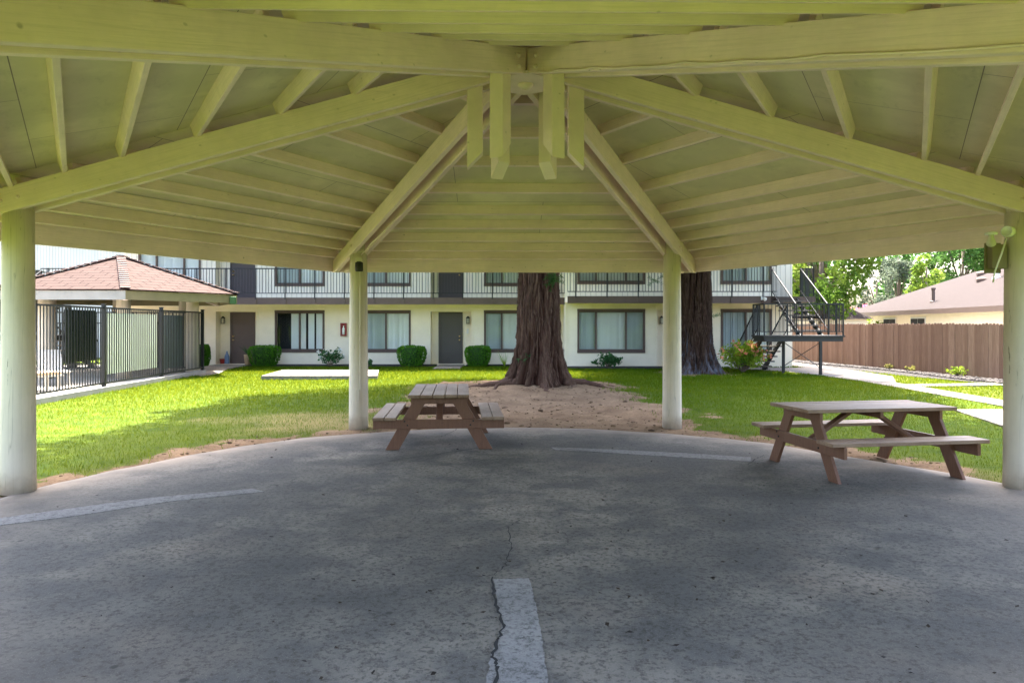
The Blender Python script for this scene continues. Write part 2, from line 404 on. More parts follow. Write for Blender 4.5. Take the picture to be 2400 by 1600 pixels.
def dirt_mask(x, y):
    nz = fbm(x*1.1, y*1.1, 3.0) - .47; nf = fbm(x*5, y*5, 8.0) - .47
    cx = .25 + np.where(y < 14, (14-y)*.13, 0); hw = np.where(y < 19, 2.35, 2.35*np.sqrt(np.clip(1-((y-19)/1.9)**2, 0, 1)))
    blob = sstep(-.28, .28, (hw - np.abs(x-cx))/1.6 + nz*1.3 + nf*.7) * (hw > 0) * sstep(9.6, 10.6, y)
    pd = pad_dist(x, y); rim = sstep(.16, -.1, (pd-.20)/1.5 + nz*.65 + nf*.6)
    t2 = sstep(.2, -.2, (np.hypot(x-TREE2[0], y-TREE2[1])-1.3)/2 + nz + nf*.4)
    return np.clip(np.maximum(np.maximum(blob, rim), t2), 0, 1)
def dry_mask(x, y):
    n = fbm(x*1.3, y*1.3, 21.0) - .47
    a = sstep(1.3, .2, np.hypot((x+3.2)/1.9, (y-12.0)/1.7) + n*1.5)
    b = sstep(.5, .1, pad_dist(x, y)/1.2 + n*1.2)*.45
    c = sstep(.3, -.1, np.abs(x-11.2)/2.2 - .3 + n)*.25*(y > 15)
    return np.clip(np.maximum(np.maximum(a, b), c), 0, 1)
def gz(x, y):
    d1 = np.hypot(x-TREE1[0], y-TREE1[1]); dm = dirt_mask(x, y)
    z = .16*np.exp(-(d1/2.2)**2) + dm*((fbm(x*2.2, y*2.2, 5.0)-.47)*.16+(fbm(x*6, y*6, 6.0)-.47)*.07) + (fbm(x*.5, y*.5, 9.0)-.47)*.05
    pd = pad_dist(x, y); z = z*sstep(0, .8, pd) - .03*sstep(.25, 0, pd) - .10*(pd < -.1)
    return z * sstep(30, 24, y)
def axis(lo, a, b, hi, st):
    m = np.arange(a, b, st); k = 1.5**np.arange(0, 16)
    l = a - st*np.cumsum(k); r = m[-1] + st*np.cumsum(k); return np.concatenate([[lo], l[l > lo][::-1], m, r[r < hi], [hi]])
gx = axis(-900, -16, 16, 900, .13); gy = axis(-900, 2, 29, 1500, .13)
GX, GY = np.meshgrid(gx, gy); gv = np.stack([GX.ravel(), GY.ravel(), gz(GX.ravel(), GY.ravel())], 1)
ny, nx = GX.shape; ii = (np.arange(ny-1)[:, None]*nx + np.arange(nx-1)[None]).ravel()
struct(np_mesh('ground', M_ground, gv, np.stack([ii, ii+1, ii+nx+1, ii+nx], 1), None,
     {'dirt': dirt_mask(GX.ravel(), GY.ravel()), 'dry': dry_mask(GX.ravel(), GY.ravel())}, True))

def sheet(poly, z0, z1): b = MB(); b.hexa([(x, y, z0) for x, y in poly], [(x, y, z1) for x, y in poly]); return b
def pad_mesh():
    P = []
    for i in range(len(PAD)):
        a, c = PAD[i], PAD[(i+1) % len(PAD)]; k = max(1, int(hypot(a[0]-c[0], a[1]-c[1])/.2))
        P += [(a[0]+(c[0]-a[0])*t/k, a[1]+(c[1]-a[1])*t/k) for t in range(k)]
    P = np.array(P); n = len(P); P = P + (np.stack([vnoise(P[:,0]*3, P[:,1]*3, 1.0), vnoise(P[:,0]*3, P[:,1]*3, 2.0)], 1)-.5)*.05
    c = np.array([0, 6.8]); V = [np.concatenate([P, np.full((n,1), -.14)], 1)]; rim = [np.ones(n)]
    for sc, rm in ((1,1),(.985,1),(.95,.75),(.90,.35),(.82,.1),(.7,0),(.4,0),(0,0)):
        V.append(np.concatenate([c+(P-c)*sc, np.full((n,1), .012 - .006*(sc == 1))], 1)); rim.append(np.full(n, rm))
    V = np.concatenate(V); j = np.arange(n); j2 = (j+1) % n
    F = np.concatenate([np.stack([r*n+j, r*n+j2, (r+1)*n+j2, (r+1)*n+j], 1) for r in range(8)])
    return np_mesh('concrete_pad', M_pad, V, F, None, {'rim': np.concatenate(rim)})
pad = struct(pad_mesh())
def ribbon(pts, w0, z, jit=.012, sub=9, seed=1):
    r = random.Random(seed); P = []
    for i in range(len(pts)-1):
        for k in range(sub):
            t = k/sub; x = pts[i][0]*(1-t)+pts[i+1][0]*t; y = pts[i][1]*(1-t)+pts[i+1][1]*t
            P.append((x + r.uniform(-jit, jit), y + r.uniform(-jit, jit)))
    P.append(pts[-1]); b = MB(); n = len(P); L = []
    for i, p in enumerate(P):
        q0, q1 = P[max(0, i-1)], P[min(n-1, i+1)]; d = Vector((q1[0]-q0[0], q1[1]-q0[1])).normalized()
        wd = w0*(.35+.65*min(1, min(i, n-1-i)/6+.15))*r.uniform(.5, 1.4)/2
        L.append(((p[0]-d.y*wd, p[1]+d.x*wd, z), (p[0]+d.y*wd, p[1]-d.x*wd, z)))
    for i in range(n-1): b.quad(L[i][0], L[i][1], L[i+1][1], L[i+1][0])
    return b
def gp(x, y): Z = CAMH*FPX/(y-762); return (PX(x, Z), Z)
def rough_sheet(poly, z, sub=22, jit=.006, seed=3):
    r = random.Random(seed); P = []
    for i in range(len(poly)):
        a, c = poly[i], poly[(i+1) % len(poly)]
        for k in range(sub):
            t = k/sub; P.append((a[0]*(1-t)+c[0]*t+r.uniform(-jit, jit), a[1]*(1-t)+c[1]*t+r.uniform(-jit, jit)))
    return sheet(P, .0, z)
for q, nm in (([gp(1156,1362), gp(1240,1360), gp(1262,1450), gp(1290,1640), gp(1130,1640), gp(1152,1540), gp(1180,1470), gp(1165,1420)], 'repair_strip'),
          ([gp(-60,1226), gp(120,1201), gp(330,1172), gp(590,1148), gp(620,1155), gp(400,1178), gp(180,1212), gp(-60,1242)], 'repair_strip'),
          ([gp(1290,1050), gp(1400,1054), gp(1640,1066), gp(1760,1074), gp(1760,1084), gp(1640,1077), gp(1440,1064), gp(1300,1056)], 'repair_strip')):
    o = rough_sheet(q, .016).build(nm, M_strip); o.parent = pad
for k, (q, wd) in enumerate((([gp(1152,1358), gp(1160,1420), gp(1180,1472), gp(1155,1545), gp(1165,1570), gp(1155,1640)], .016),
          ([gp(1152,1356), gp(1185,1330), gp(1198,1290), gp(1190,1240), gp(1230,1215)], .006),
          ([gp(812,1106), gp(930,1080), gp(1030,1066), gp(1110,1054), gp(1180,1042), gp(1300,1052), gp(1440,1066)], .012),
          ([gp(1030,1028), gp(1050,1018), gp(1068,1010), gp(1070,1004)], .010), ([gp(1752,1092), gp(1775,1076), gp(1790,1070)], .012),
          ([gp(1816,1099), gp(1850,1097), gp(1875,1101)], .008))):
    o = ribbon(q, wd, .0185, .01, 9, k).build('crack', M_crack, None, fix=False); o.parent = pad

def path(poly, z=.035, name='path'): return struct(sheet(poly, -.1, z).build(name, M_path))
# walk along the right fence, its branches, the stair apron
path([(8.0,26.9),(8.3,25.9),(9.3,24.8),(9.7,22.9),(9.9,20.4),(10.6,20.0),(11.7,22.3),(11.9,25.5),(12.0,33),(10.9,33),(10.9,26.9)])
path([(8.28,13.6),(14,13.6),(14,9.3),(7.2,9.6),(7.67,11.3)], .031)
path([(9.9,20.4),(10.6,20.0),(10.45,17),(10.3,13.6),(9.6,13.6),(9.75,17)], .027)
path([(10.5,19.4),(13.3,19.9),(13.3,19.2),(10.5,18.8)], .030)
path([(-9.6,23.8),(-9.6,22.4),(-11.4,24.6),(-11.9,29.3),(-10.4,29.3),(-10.4,26.6)], .035)
path([(-2.9,26.3),(-1.9,26.3),(-1.9,29.3),(-2.9,29.3)], .035)
struct(sheet([(-40,8),(-9.25,8),(-10.2,24.4),(-11.9,28.9),(-40,28.9)], -.1, .03).build('pool_deck', concrete_mat('pool_concrete', (.42,.38,.33), (.5,.46,.41), (.38,.35,.3))))
sl_ = sheet([(-7.35,21.25),(-3.95,21.25),(-4.4,24.0),(-7.6,24.0)], -.1, .13).build('concrete_slab', M_path, None, .01); struct(sl_)
struct(sheet([(-10.2,28.0),(-9.0,27.7),(-3.0,27.75),(-3.0,28.99),(-10.2,28.99)], -.1, .05).build('mulch_bed', M_mulch))
struct(sheet([(-1.8,28.1),(2.0,27.8),(2.1,26.4),(5,26.35),(7.6,26.4),(7.6,27.59),(2.1,27.59),(2.0,28.99),(-1.8,28.99)], -.1, .05).build('mulch_bed', M_mulch))
struct(sheet([(11.6,33),(11.9,25.5),(12.3,22.2),(12.9,20.0),(14.2,19.6),(13.55,22),(13.15,26),(12.6,33)], -.1, .028).build('gravel_bed', M_mulch))
MULCH = [[(-10.2,28.0),(-9.0,27.7),(-3.0,27.75),(-3,29),(-10.2,29)], [(-1.8,28.1),(2,27.8),(2.1,26.4),(7.6,26.4),(7.6,29),(-1.8,29)]]
PATHS = [[(8.0,26.9),(8.3,25.9),(9.3,24.8),(9.7,22.9),(9.9,20.4),(10.6,20.0),(11.7,22.3),(11.9,25.5),(12.0,33),(10.9,33),(10.9,26.9)],
         [(8.28,13.6),(14,13.6),(14,9.3),(7.2,9.6),(7.67,11.3)], [(9.9,20.4),(10.6,20.0),(10.45,17),(10.3,13.6),(9.6,13.6),(9.75,17)],
         [(-9.6,23.8),(-9.6,22.4),(-11.4,24.6),(-11.9,29.3),(-10.4,29.3),(-10.4,26.6)], [(-7.35,21.25),(-3.95,21.25),(-4.4,24.0),(-7.6,24.0)],
         [(11.6,33),(11.9,25.5),(12.3,22.2),(12.9,20.0),(14.2,19.6),(14.2,33)], [(-2.9,26.3),(-1.9,26.3),(-1.9,29.3),(-2.9,29.3)]]

# grass blades: one object, nobody could count it
def blades(n, box, hgt, wid, dens_fn):
    x = rng.uniform(box[0], box[1], n); y = rng.uniform(box[2], box[3], n)
    k = (np.abs(x) < y*.74 + .6) & (rng.uniform(0, 1, n) < dens_fn(x, y)); x, y = x[k], y[k]
    ok = (pad_dist(x, y) > .03) & (x > -9.49-.06*(y-15))
    for p in PATHS + MULCH: ok &= ~in_poly(x, y, p)
    x, y = x[ok], y[ok]; m = len(x); z = gz(x, y)
    sc = np.clip(y/14, .8, 2.0); h = hgt*rng.uniform(.55, 1.25, m)*np.clip(sc, .8, 1.25); wd = wid*sc*rng.uniform(.7, 1.3, m)
    a = rng.uniform(0, 2*pi, m); ln = rng.uniform(.1, .9, m)*h; b = rng.uniform(0, 2*pi, m)
    v = np.zeros((m, 3, 3)); v[:, 0] = np.stack([x-np.cos(a)*wd, y-np.sin(a)*wd, z-.01], 1); v[:, 1] = np.stack([x+np.cos(a)*wd, y+np.sin(a)*wd, z-.01], 1)
    v[:, 2] = np.stack([x+np.cos(b)*ln, y+np.sin(b)*ln, z+h], 1)
    return v.reshape(-1, 3)
gd = lambda x, y: (1-dirt_mask(x, y))**1.5*(1-.55*dry_mask(x, y))
gvs = [blades(90000, (-11, 11, 6.8, 13), .055, .0045, gd), blades(130000, (-13, 14, 13, 21), .055, .005, gd), blades(90000, (-12, 14, 21, 28.2), .055, .006, gd),
       blades(9000, (-8, 8, 6.8, 13), .11, .006, lambda x, y: gd(x, y)*sstep(.9, .2, pad_dist(x, y)))]
gvs = np.concatenate(gvs); struct(np_mesh('grass', M_grass, gvs, np.arange(len(gvs)).reshape(-1, 3)), 'stuff')
dd = blades(26000, (-8, 6, 6.8, 16), .03, .004, lambda x, y: np.clip(dry_mask(x, y)*(1-.75*dirt_mask(x, y)), 0, 1))
struct(np_mesh('dry_grass', M_drygrass, dd, np.arange(len(dd)).reshape(-1, 3)), 'stuff')

# leaf litter on the slab and on the bare soil
def litter(n, gen, size):
    vs = []
    for _ in range(n):
        x, y = gen(); a = random.uniform(0, 2*pi); L = random.uniform(.4, 1)*size; wd = L*random.uniform(.4, .7)
        z = (.0165 if pad_dist(np.array([x]), np.array([y]))[0] < 0 else float(gz(np.array([x]), np.array([y]))[0])+.006)
        for t, s_ in ((-1, 0), (0, -1), (1, 0), (0, 1)):
            vs.append((x + cos(a)*t*L/2 - sin(a)*s_*wd/2, y + sin(a)*t*L/2 + cos(a)*s_*wd/2, z + random.uniform(.001, .012)))
    return vs
lv = litter(130, lambda: (random.uniform(-4, 4.4), random.uniform(2.8, 10)), .05)
lv += litter(90, lambda: (random.uniform(-1.0, 2.6), random.uniform(3.0, 5.2)), .042)
lv += litter(260, lambda: (random.uniform(-2.6, 3), random.uniform(11.4, 17)), .06)
vv = []; fc = []
ico = [(0,0,1),(.894,0,.447),(.276,.851,.447),(-.724,.526,.447),(-.724,-.526,.447),(.276,-.851,.447),(.724,.526,-.447),(-.276,.851,-.447),(-.894,0,-.447),(-.276,-.851,-.447),(.724,-.526,-.447),(0,0,-1)]
icf = [(0,1,2),(0,2,3),(0,3,4),(0,4,5),(0,5,1),(1,6,2),(2,7,3),(3,8,4),(4,9,5),(5,10,1),(6,7,2),(7,8,3),(8,9,4),(9,10,5),(10,6,1),(11,7,6),(11,8,7),(11,9,8),(11,10,9),(11,6,10)]
for _ in range(2600):
    x, y = random.uniform(-5.5, 5.2), random.uniform(7.2, 19.5); xa, ya = np.array([x]), np.array([y])
    if random.random() > dirt_mask(xa, ya)[0] or pad_dist(xa, ya)[0] < .03: continue
    z = float(gz(xa, ya)[0]); sc = random.uniform(.008, .03)*(1 + (random.random() < .06)*1.3); n0 = len(vv)
    vv += [(x + a*sc*random.uniform(.7,1.5), y + b_*sc*random.uniform(.7,1.5), z + c*sc*.55) for a, b_, c in ico]; fc += [(i+n0, j+n0, k+n0) for i, j, k in icf]
struct(np_mesh('soil_clods', M_clod, np.array(vv), np.array(fc)), 'stuff')
lv = np.array(lv); struct(np_mesh('leaf_litter', M_leaflit, lv, np.arange(len(lv)).reshape(-1, 4)), 'stuff')

# ------------------------------------------------------------------ picnic shelter
sh = T('picnic_shelter', 'olive cream painted six sided open picnic shelter with exposed beams', 'shelter', (HC[0], HC[1], 0), HR)
SR, RE, SL = 4.88, 5.88, .275
def hb(r): return 4.023 - SL*r
def dirv(a): a = R_(a); return Vector((cos(a), sin(a), 0)), Vector((-sin(a), cos(a), 0))
for k in range(6):
    d, n = dirv(60*k)
    # post
    b = MB(); c = d*SR; nseg = 20; rr = random.Random(40+k)
    prof = [(.0, .15), (.25, .147), (.9, .143), (1.6, .139), (2.2, .135), (2.715, .131)]
    ph = [rr.uniform(0, 6.28) for _ in range(3)]
    rows = [[c + d*(cos(2*pi*i/nseg)*r*(1+.018*sin(2*2*pi*i/nseg+ph[0])+.012*sin(5*2*pi*i/nseg+ph[1]+z))) + n*(sin(2*pi*i/nseg)*r*(1+.018*sin(3*2*pi*i/nseg+ph[2]))) + Vector((0,0,z)) for i in range(nseg)] for z, r in prof]
    vs = [v for rw in rows for v in rw]; fs = [(i*nseg+j, i*nseg+(j+1) % nseg, (i+1)*nseg+(j+1) % nseg, (i+1)*nseg+j) for i in range(len(prof)-1) for j in range(nseg)]
    fs += [tuple(range(nseg))[::-1], tuple(range((len(prof)-1)*nseg, len(prof)*nseg))]
    b.add(vs, fs)
    o = b.build('post', M_post, sh, 0, True)
    b = MB(); b.hexa([c + d*x + n*y + Vector((0,0,2.70)) for x, y in ((-.1,-.07),(.1,-.07),(.1,.07),(-.1,.07))], [c + d*x + n*y + Vector((0,0,2.93)) for x, y in ((-.1,-.07),(.1,-.07),(.1,.07),(-.1,.07))])
    b.build('post_tongue', M_post, o)
    for s in (-1, 1):
        b = MB(); o1, o2 = s*.072, s*.138
        pr = [(.24 if False else .245, hb(.245)), (5.63, 2.475), (5.80, 2.475), (5.80, hb(5.8)+.235), (.245, hb(.245)+.24)]
        b.hexa([d*r + n*o1 + Vector((0,0,z)) for r, z in pr], [d*r + n*o2 + Vector((0,0,z)) for r, z in pr])
        bo = b.build('beam', M_beam, sh, .006); set_uv(bo, lambda co, no: (co.dot(d) + 3.7*k + s*9, co.dot(n) + co.z + .275*co.dot(d) + k*2.3))
        for r in (4.80, 4.96): MB().lathe([(.022,0),(.022,.008),(.012,.012),(.012,.022)], 10, d*r + n*o2 + Vector((0,0,hb(r)+.115)), n*s).build('bolt', M_beam, bo)
    # pendant
    b = MB(); r0, r1, hw = .415, .565, .069
    b.hexa([d*r + n*(-hw) + Vector((0,0,z)) for r, z in ((r0,3.27),(r1,3.12),(r1,4.1),(r0,4.1))], [d*r + n*hw + Vector((0,0,z)) for r, z in ((r0,3.27),(r1,3.12),(r1,4.1),(r0,4.1))])
    b.build('pendant', M_pend, sh, .005)
    # roof panel between beam k and k+1
    d, n = dirv(30+60*k); SLA = SL/.8660254; ph_ = math.atan(SLA)
    def Pt(A, s, z): return d*A + n*s + Vector((0,0,z))
    t30 = tan(R_(30))
    for j, a in enumerate((.84, 1.46, 2.08, 2.75, 3.38, 3.83, 4.27, 4.62, 4.94)):
        a = a + random.uniform(-.012, .012)
        zb = 4.263 - SLA*a; cs = []
        for u_, v_ in ((-.022,0.0),(.022,0.0),(.022,.139),(-.022,.139)):
            cs.append((a + u_*cos(ph_) + v_*sin(ph_), zb - u_*sin(ph_) + v_*cos(ph_) + .002))
        b = MB(); b.hexa([Pt(A, -(A*t30-.075), z) for A, z in cs], [Pt(A, A*t30-.075, z) for A, z in cs])
        o = b.build('purlin', M_pur, sh, .004); set_uv(o, lambda co, no: (co.dot(n) + 2.9*j + 7*k, co.z + co.dot(d) + k))
    AE = RE*.8660254; zd = lambda A: 4.411 - SLA*A
    b = MB(); tri = ((.02, 0), (AE-.042, -(AE-.042)*t30), (AE-.042, (AE-.042)*t30))
    b.hexa([Pt(A, s, zd(A)) for A, s in tri], [Pt(A, s, zd(A)+.02) for A, s in tri])
    o = b.build('roof_deck', M_deck, sh); set_uv(o, lambda co, no: (co.dot(n)+.37*k, co.dot(d)/cos(ph_)+.2*k))
    b = MB(); i0, i1 = AE-.04, AE; fb = 2.57 if k == 4 else 2.485
    b.hexa([Pt(i0, -i0*t30, fb), Pt(i1, -i1*t30, fb), Pt(i1, i1*t30, fb), Pt(i0, i0*t30, fb)],
           [Pt(i0, -i0*t30, 2.80), Pt(i1, -i1*t30, 2.80), Pt(i1, i1*t30, 2.80), Pt(i0, i0*t30, 2.80)])
    o = b.build('fascia', M_pur, sh); set_uv(o, lambda co, no: (co.dot(n) + 5*k, co.z + co.dot(d)))
vs = [(0,0,4.47)] + [(5.98*cos(R_(60*k)), 5.98*sin(R_(60*k)), 4.47-SL*5.98) for k in range(6)]
b = MB(); b.add(vs + [(x,y,z+.03) for x,y,z in vs], [(0,i%6+1,(i+1)%6+1) for i in range(6)] + [(7,(i+1)%6+8,i%6+8) for i in range(6)] + [(i%6+1,i%6+8,(i+1)%6+8,(i+1)%6+1) for i in range(6)])
o = b.build('roof', M_shingle, sh); set_uv(o, lambda co, no: (co.x, co.y))
b = MB(); b.hexa([(.33*cos(R_(60*k+30)), .33*sin(R_(60*k+30)), 3.945) for k in range(6)], [(.33*cos(R_(60*k+30)), .33*sin(R_(60*k+30)), 3.968) for k in range(6)]); b.build('cap_plate', M_pend, sh)
b = MB(); b.hexa([(.2*cos(R_(60*k)), .2*sin(R_(60*k)), 3.97) for k in range(6)], [(.2*cos(R_(60*k)), .2*sin(R_(60*k)), 4.33) for k in range(6)]); b.build('hub', M_beam, sh)
b = MB()
for s in (-1, 1):
    b.bar((s*.012, -.285, 4.0), (s*.012, -.285, 4.19), .012, .02, (0,1,0))
    for z in (3.97, 4.07): b.lathe([(.02,0),(.02,.012),(.01,.03)], 8, (s*.085, -.423, z), (-s*.866,-.5,0))
b.build('bracket', M_beam, sh)

def to_world(p): c, s = cos(HR), sin(HR); return Vector((HC[0] + p[0]*c - p[1]*s, HC[1] + p[0]*s + p[1]*c, p[2]))
# lamp holders and cables fixed to the shelter
b = MB(); c = to_world((0,0,3.945)); b.lathe([(.075,0),(.078,-.012),(.05,-.03),(.048,-.045),(.030,-.046),(.028,-.02),(.0,-.02)], 24, c)
tag(b.build('lamp_socket', M_pend, None, 0, True), 'round pale lamp socket under the centre plate of the shelter roof', 'lamp socket')
def cable(pts, r, label):
    P = [to_world(p) for p in pts]; Q = []
    for i in range(len(P)-1):
        for k in range(6): Q.append(P[i].lerp(P[i+1], k/6) + Vector((0,0,-.012*sin(pi*k/6))))
    Q.append(P[-1]); b = MB(); b.tube(Q, r, 6); return tag(b.build('cable', M_pend, None, 0, True), label, 'cable')
def along(ang, off, rs, dz):
    d, n = dirv(ang); return [d*r + n*o_ + Vector((0,0,hb(r)+z)) for r, o_, z in zip(rs, off, dz)]
cable(along(300, [-.15]*8, [.45,.8,1.3,1.8,2.3,2.8,3.4,4.6], [.01,.02,.025,.015,.03,.02,.03,.04]), .008, 'thin cable stapled along the lower edge of the near right beam')
cable(along(120, [-.06,-.07,-.055,-.06,-.03,.0,0.0], [.55,1.2,1.9,2.6,3.4,4.3,4.75], [-.012,-.02,-.012,-.02,-.015,-.02,-.03]), .008, 'thin cable running down the far left beam pair to its post lamp')
cable([(1.3,-2.0,3.66),(1.7,-2.05,3.62),(2.2,-2.05,3.6),(2.6,-2.3,3.5),(3.2,-2.6,3.45)], .012, 'pale cable hung across the near rafters above the right beam')
# lamp on the far left post
ld, ln_ = dirv(120); pb = ld*SR
g = T('post_lamp', 'small grey round lamp on the far left shelter post under the beams', 'lamp', to_world((pb.x, pb.y, 0)))
f = Vector((.25, -.97, 0)).normalized()
b = MB(); b.lathe([(.055,0),(.055,.05),(.045,.055)], 16, f*.135 + Vector((0,0,2.60)), f); b.build('junction_box', M_post, g, 0, True)
b = MB(); b.lathe([(.03,0),(.06,-.02),(.062,-.13),(.055,-.15),(.02,-.152)], 16, f*.20 + Vector((0,0,2.575))); b.build('lamp_shade', M_steel, g, 0, True)
b = MB(); b.tube([f*.145 + Vector((.02,0,z)) for z in (2.5, 2.0, 1.5, 1.0, .62)], .012, 8); b.box(.0,.045,-.175,-.13,.44,.62); b.build('conduit', M_post, g)
# flood lamp on the right post
g = T('flood_lamp', 'cream floodlight with round junction box and hanging bulb on right shelter post', 'lamp', to_world((SR, 0, 0)))
f = Vector((-1, -.12, 0)).normalized(); sdv = Vector((.12, -1, 0)).normalized()
b = MB(); b.lathe([(.055,0),(.055,.08),(.046,.088),(.044,.08)], 20, f*.13 + sdv*.02 + Vector((0,0,2.52)), (f + sdv*.5).normalized()); b.build('junction_box', M_whitep, g, 0, True)
b = MB(); b.lathe([(.055,0),(.056,.018),(.04,.026)], 18, f*.32 + Vector((0,0,2.49))); b.build('lamp_cap', M_whitep, g, 0, True)
b = MB(); b.lathe([(.024,.0),(.025,-.03),(.042,-.075),(.041,-.098),(.024,-.115),(.001,-.12)], 18, f*.32 + Vector((0,0,2.49))); b.build('bulb', M_lampg, g, 0, True)
b = MB(); b.box(-.30,-.15,-.03,.05,2.16,2.40); b.box(-.32,-.16,.05,.07,2.12,2.42); b.build('hood_box', M_gfas2, g, .006)
b = MB(); b.tube([f*.2 + sdv*.05 + Vector((0,0,2.45)), f*.26+sdv*.06+Vector((0,0,2.3)), f*.33+sdv*.06+Vector((0,0,2.13)), f*.35+sdv*.06+Vector((0,0,2.02))], .008, 6); b.build('lead', M_whitep, g, 0, True)
# bell lamp at the left edge
p = to_world((-4.72,-1.5,0)); g = T('bell_lamp', 'dark bell shaped lamp hanging at left under the shelter roof', 'lamp', (p.x, p.y, 0))
b = MB(); b.lathe([(.02,3.08),(.05,3.07),(.10,3.0),(.115,2.9),(.108,2.9),(.09,2.99)], 20); b.build('lamp_shade', M_steel, g, 0, True)
b = MB(); b.cyl((0,0,3.07),(0,0,3.22),.012); b.build('stem', M_steel, g)

# ------------------------------------------------------------------ picnic tables
def table(loc, rz, label):
    g = T('picnic_table', label, 'picnic table', loc, rz, 'brown picnic tables under the shelter')
    L, W, H = 1.74, .78, .725; pw = W/5
    b = MB(); rr = random.Random(5)
    for i in range(5):
        y = -W/2 + pw*(i+.5); e = rr.uniform(-.006, .006)
        b.box(-L/2+e, L/2+e, y-pw/2+.004, y+pw/2-.004, H-.038+rr.uniform(-.002,.002), H+rr.uniform(-.002,.002))
    b.build('tabletop', M_ttop, g, .005)
    for s in (-1, 1):
        b = MB()
        for i in range(2):
            y0 = s*(.54 + .148*i); b.box(-L/2, L/2, min(y0, y0+s*.14), max(y0, y0+s*.14), .405, .443)
        b.build('seat', M_ttop, g, .005)
    for sx in (-1, 1):
        x = sx*.70
        b = MB(); b.box(x-.019, x+.019, -.36, .36, H-.128, H-.0415); b.build('batten', M_tleg, g, .004)
        b = MB(); b.box(x+sx*.0195, x+sx*.0575, -.835, .835, .285, .402); b.build('cross_beam', M_tleg, g, .004)
        for s in (-1, 1):
            for q in (.49, .53): MB().lathe([(.011,0),(.011,.006),(.004,.008)], 8, (x+sx*.0575, s*(.40+(q-.49)*.9), .345+(q-.5)*1.3), (sx,0,0)).build('bolt', M_iron, g)
        for s in (-1, 1):
            b = MB(); h1 = .087
            yt, yb_ = s*.22, s*.60
            b.hexa([(x-.0185, yb_-h1, .012), (x+.0185, yb_-h1, .012), (x+.0185, yb_+h1, .012), (x-.0185, yb_+h1, .012)],
                   [(x-.0185, yt-h1, H-.042), (x+.0185, yt-h1, H-.042), (x+.0185, yt+h1, H-.042), (x-.0185, yt+h1, H-.042)])
            if sx > 0: pass
            b.build('leg', M_tleg, g, .004)
        b = MB(); b.bar((x-sx*.02, 0, .335), (sx*.10, 0, H-.075), .085, .038, (0,1,0)) if False else b.bar((x-sx*.025, 0, .31), (sx*.12, 0, H-.06), .09, .038, (1,0,1) if sx > 0 else (-1,0,1))
        b.build('brace', M_tleg, g, .004)
    b = MB(); b.box(-.019, .019, -.36, .36, H-.108, H-.0415); b.build('batten', M_tleg, g, .004)
    return g
table((-.985, 10.02, .0), R_(90+4.0), 'short brown picnic table seen end on before the redwood trunk')
table((3.87, 8.05, .0), R_(9.0), 'brown picnic table set sideways beside the right shelter post')

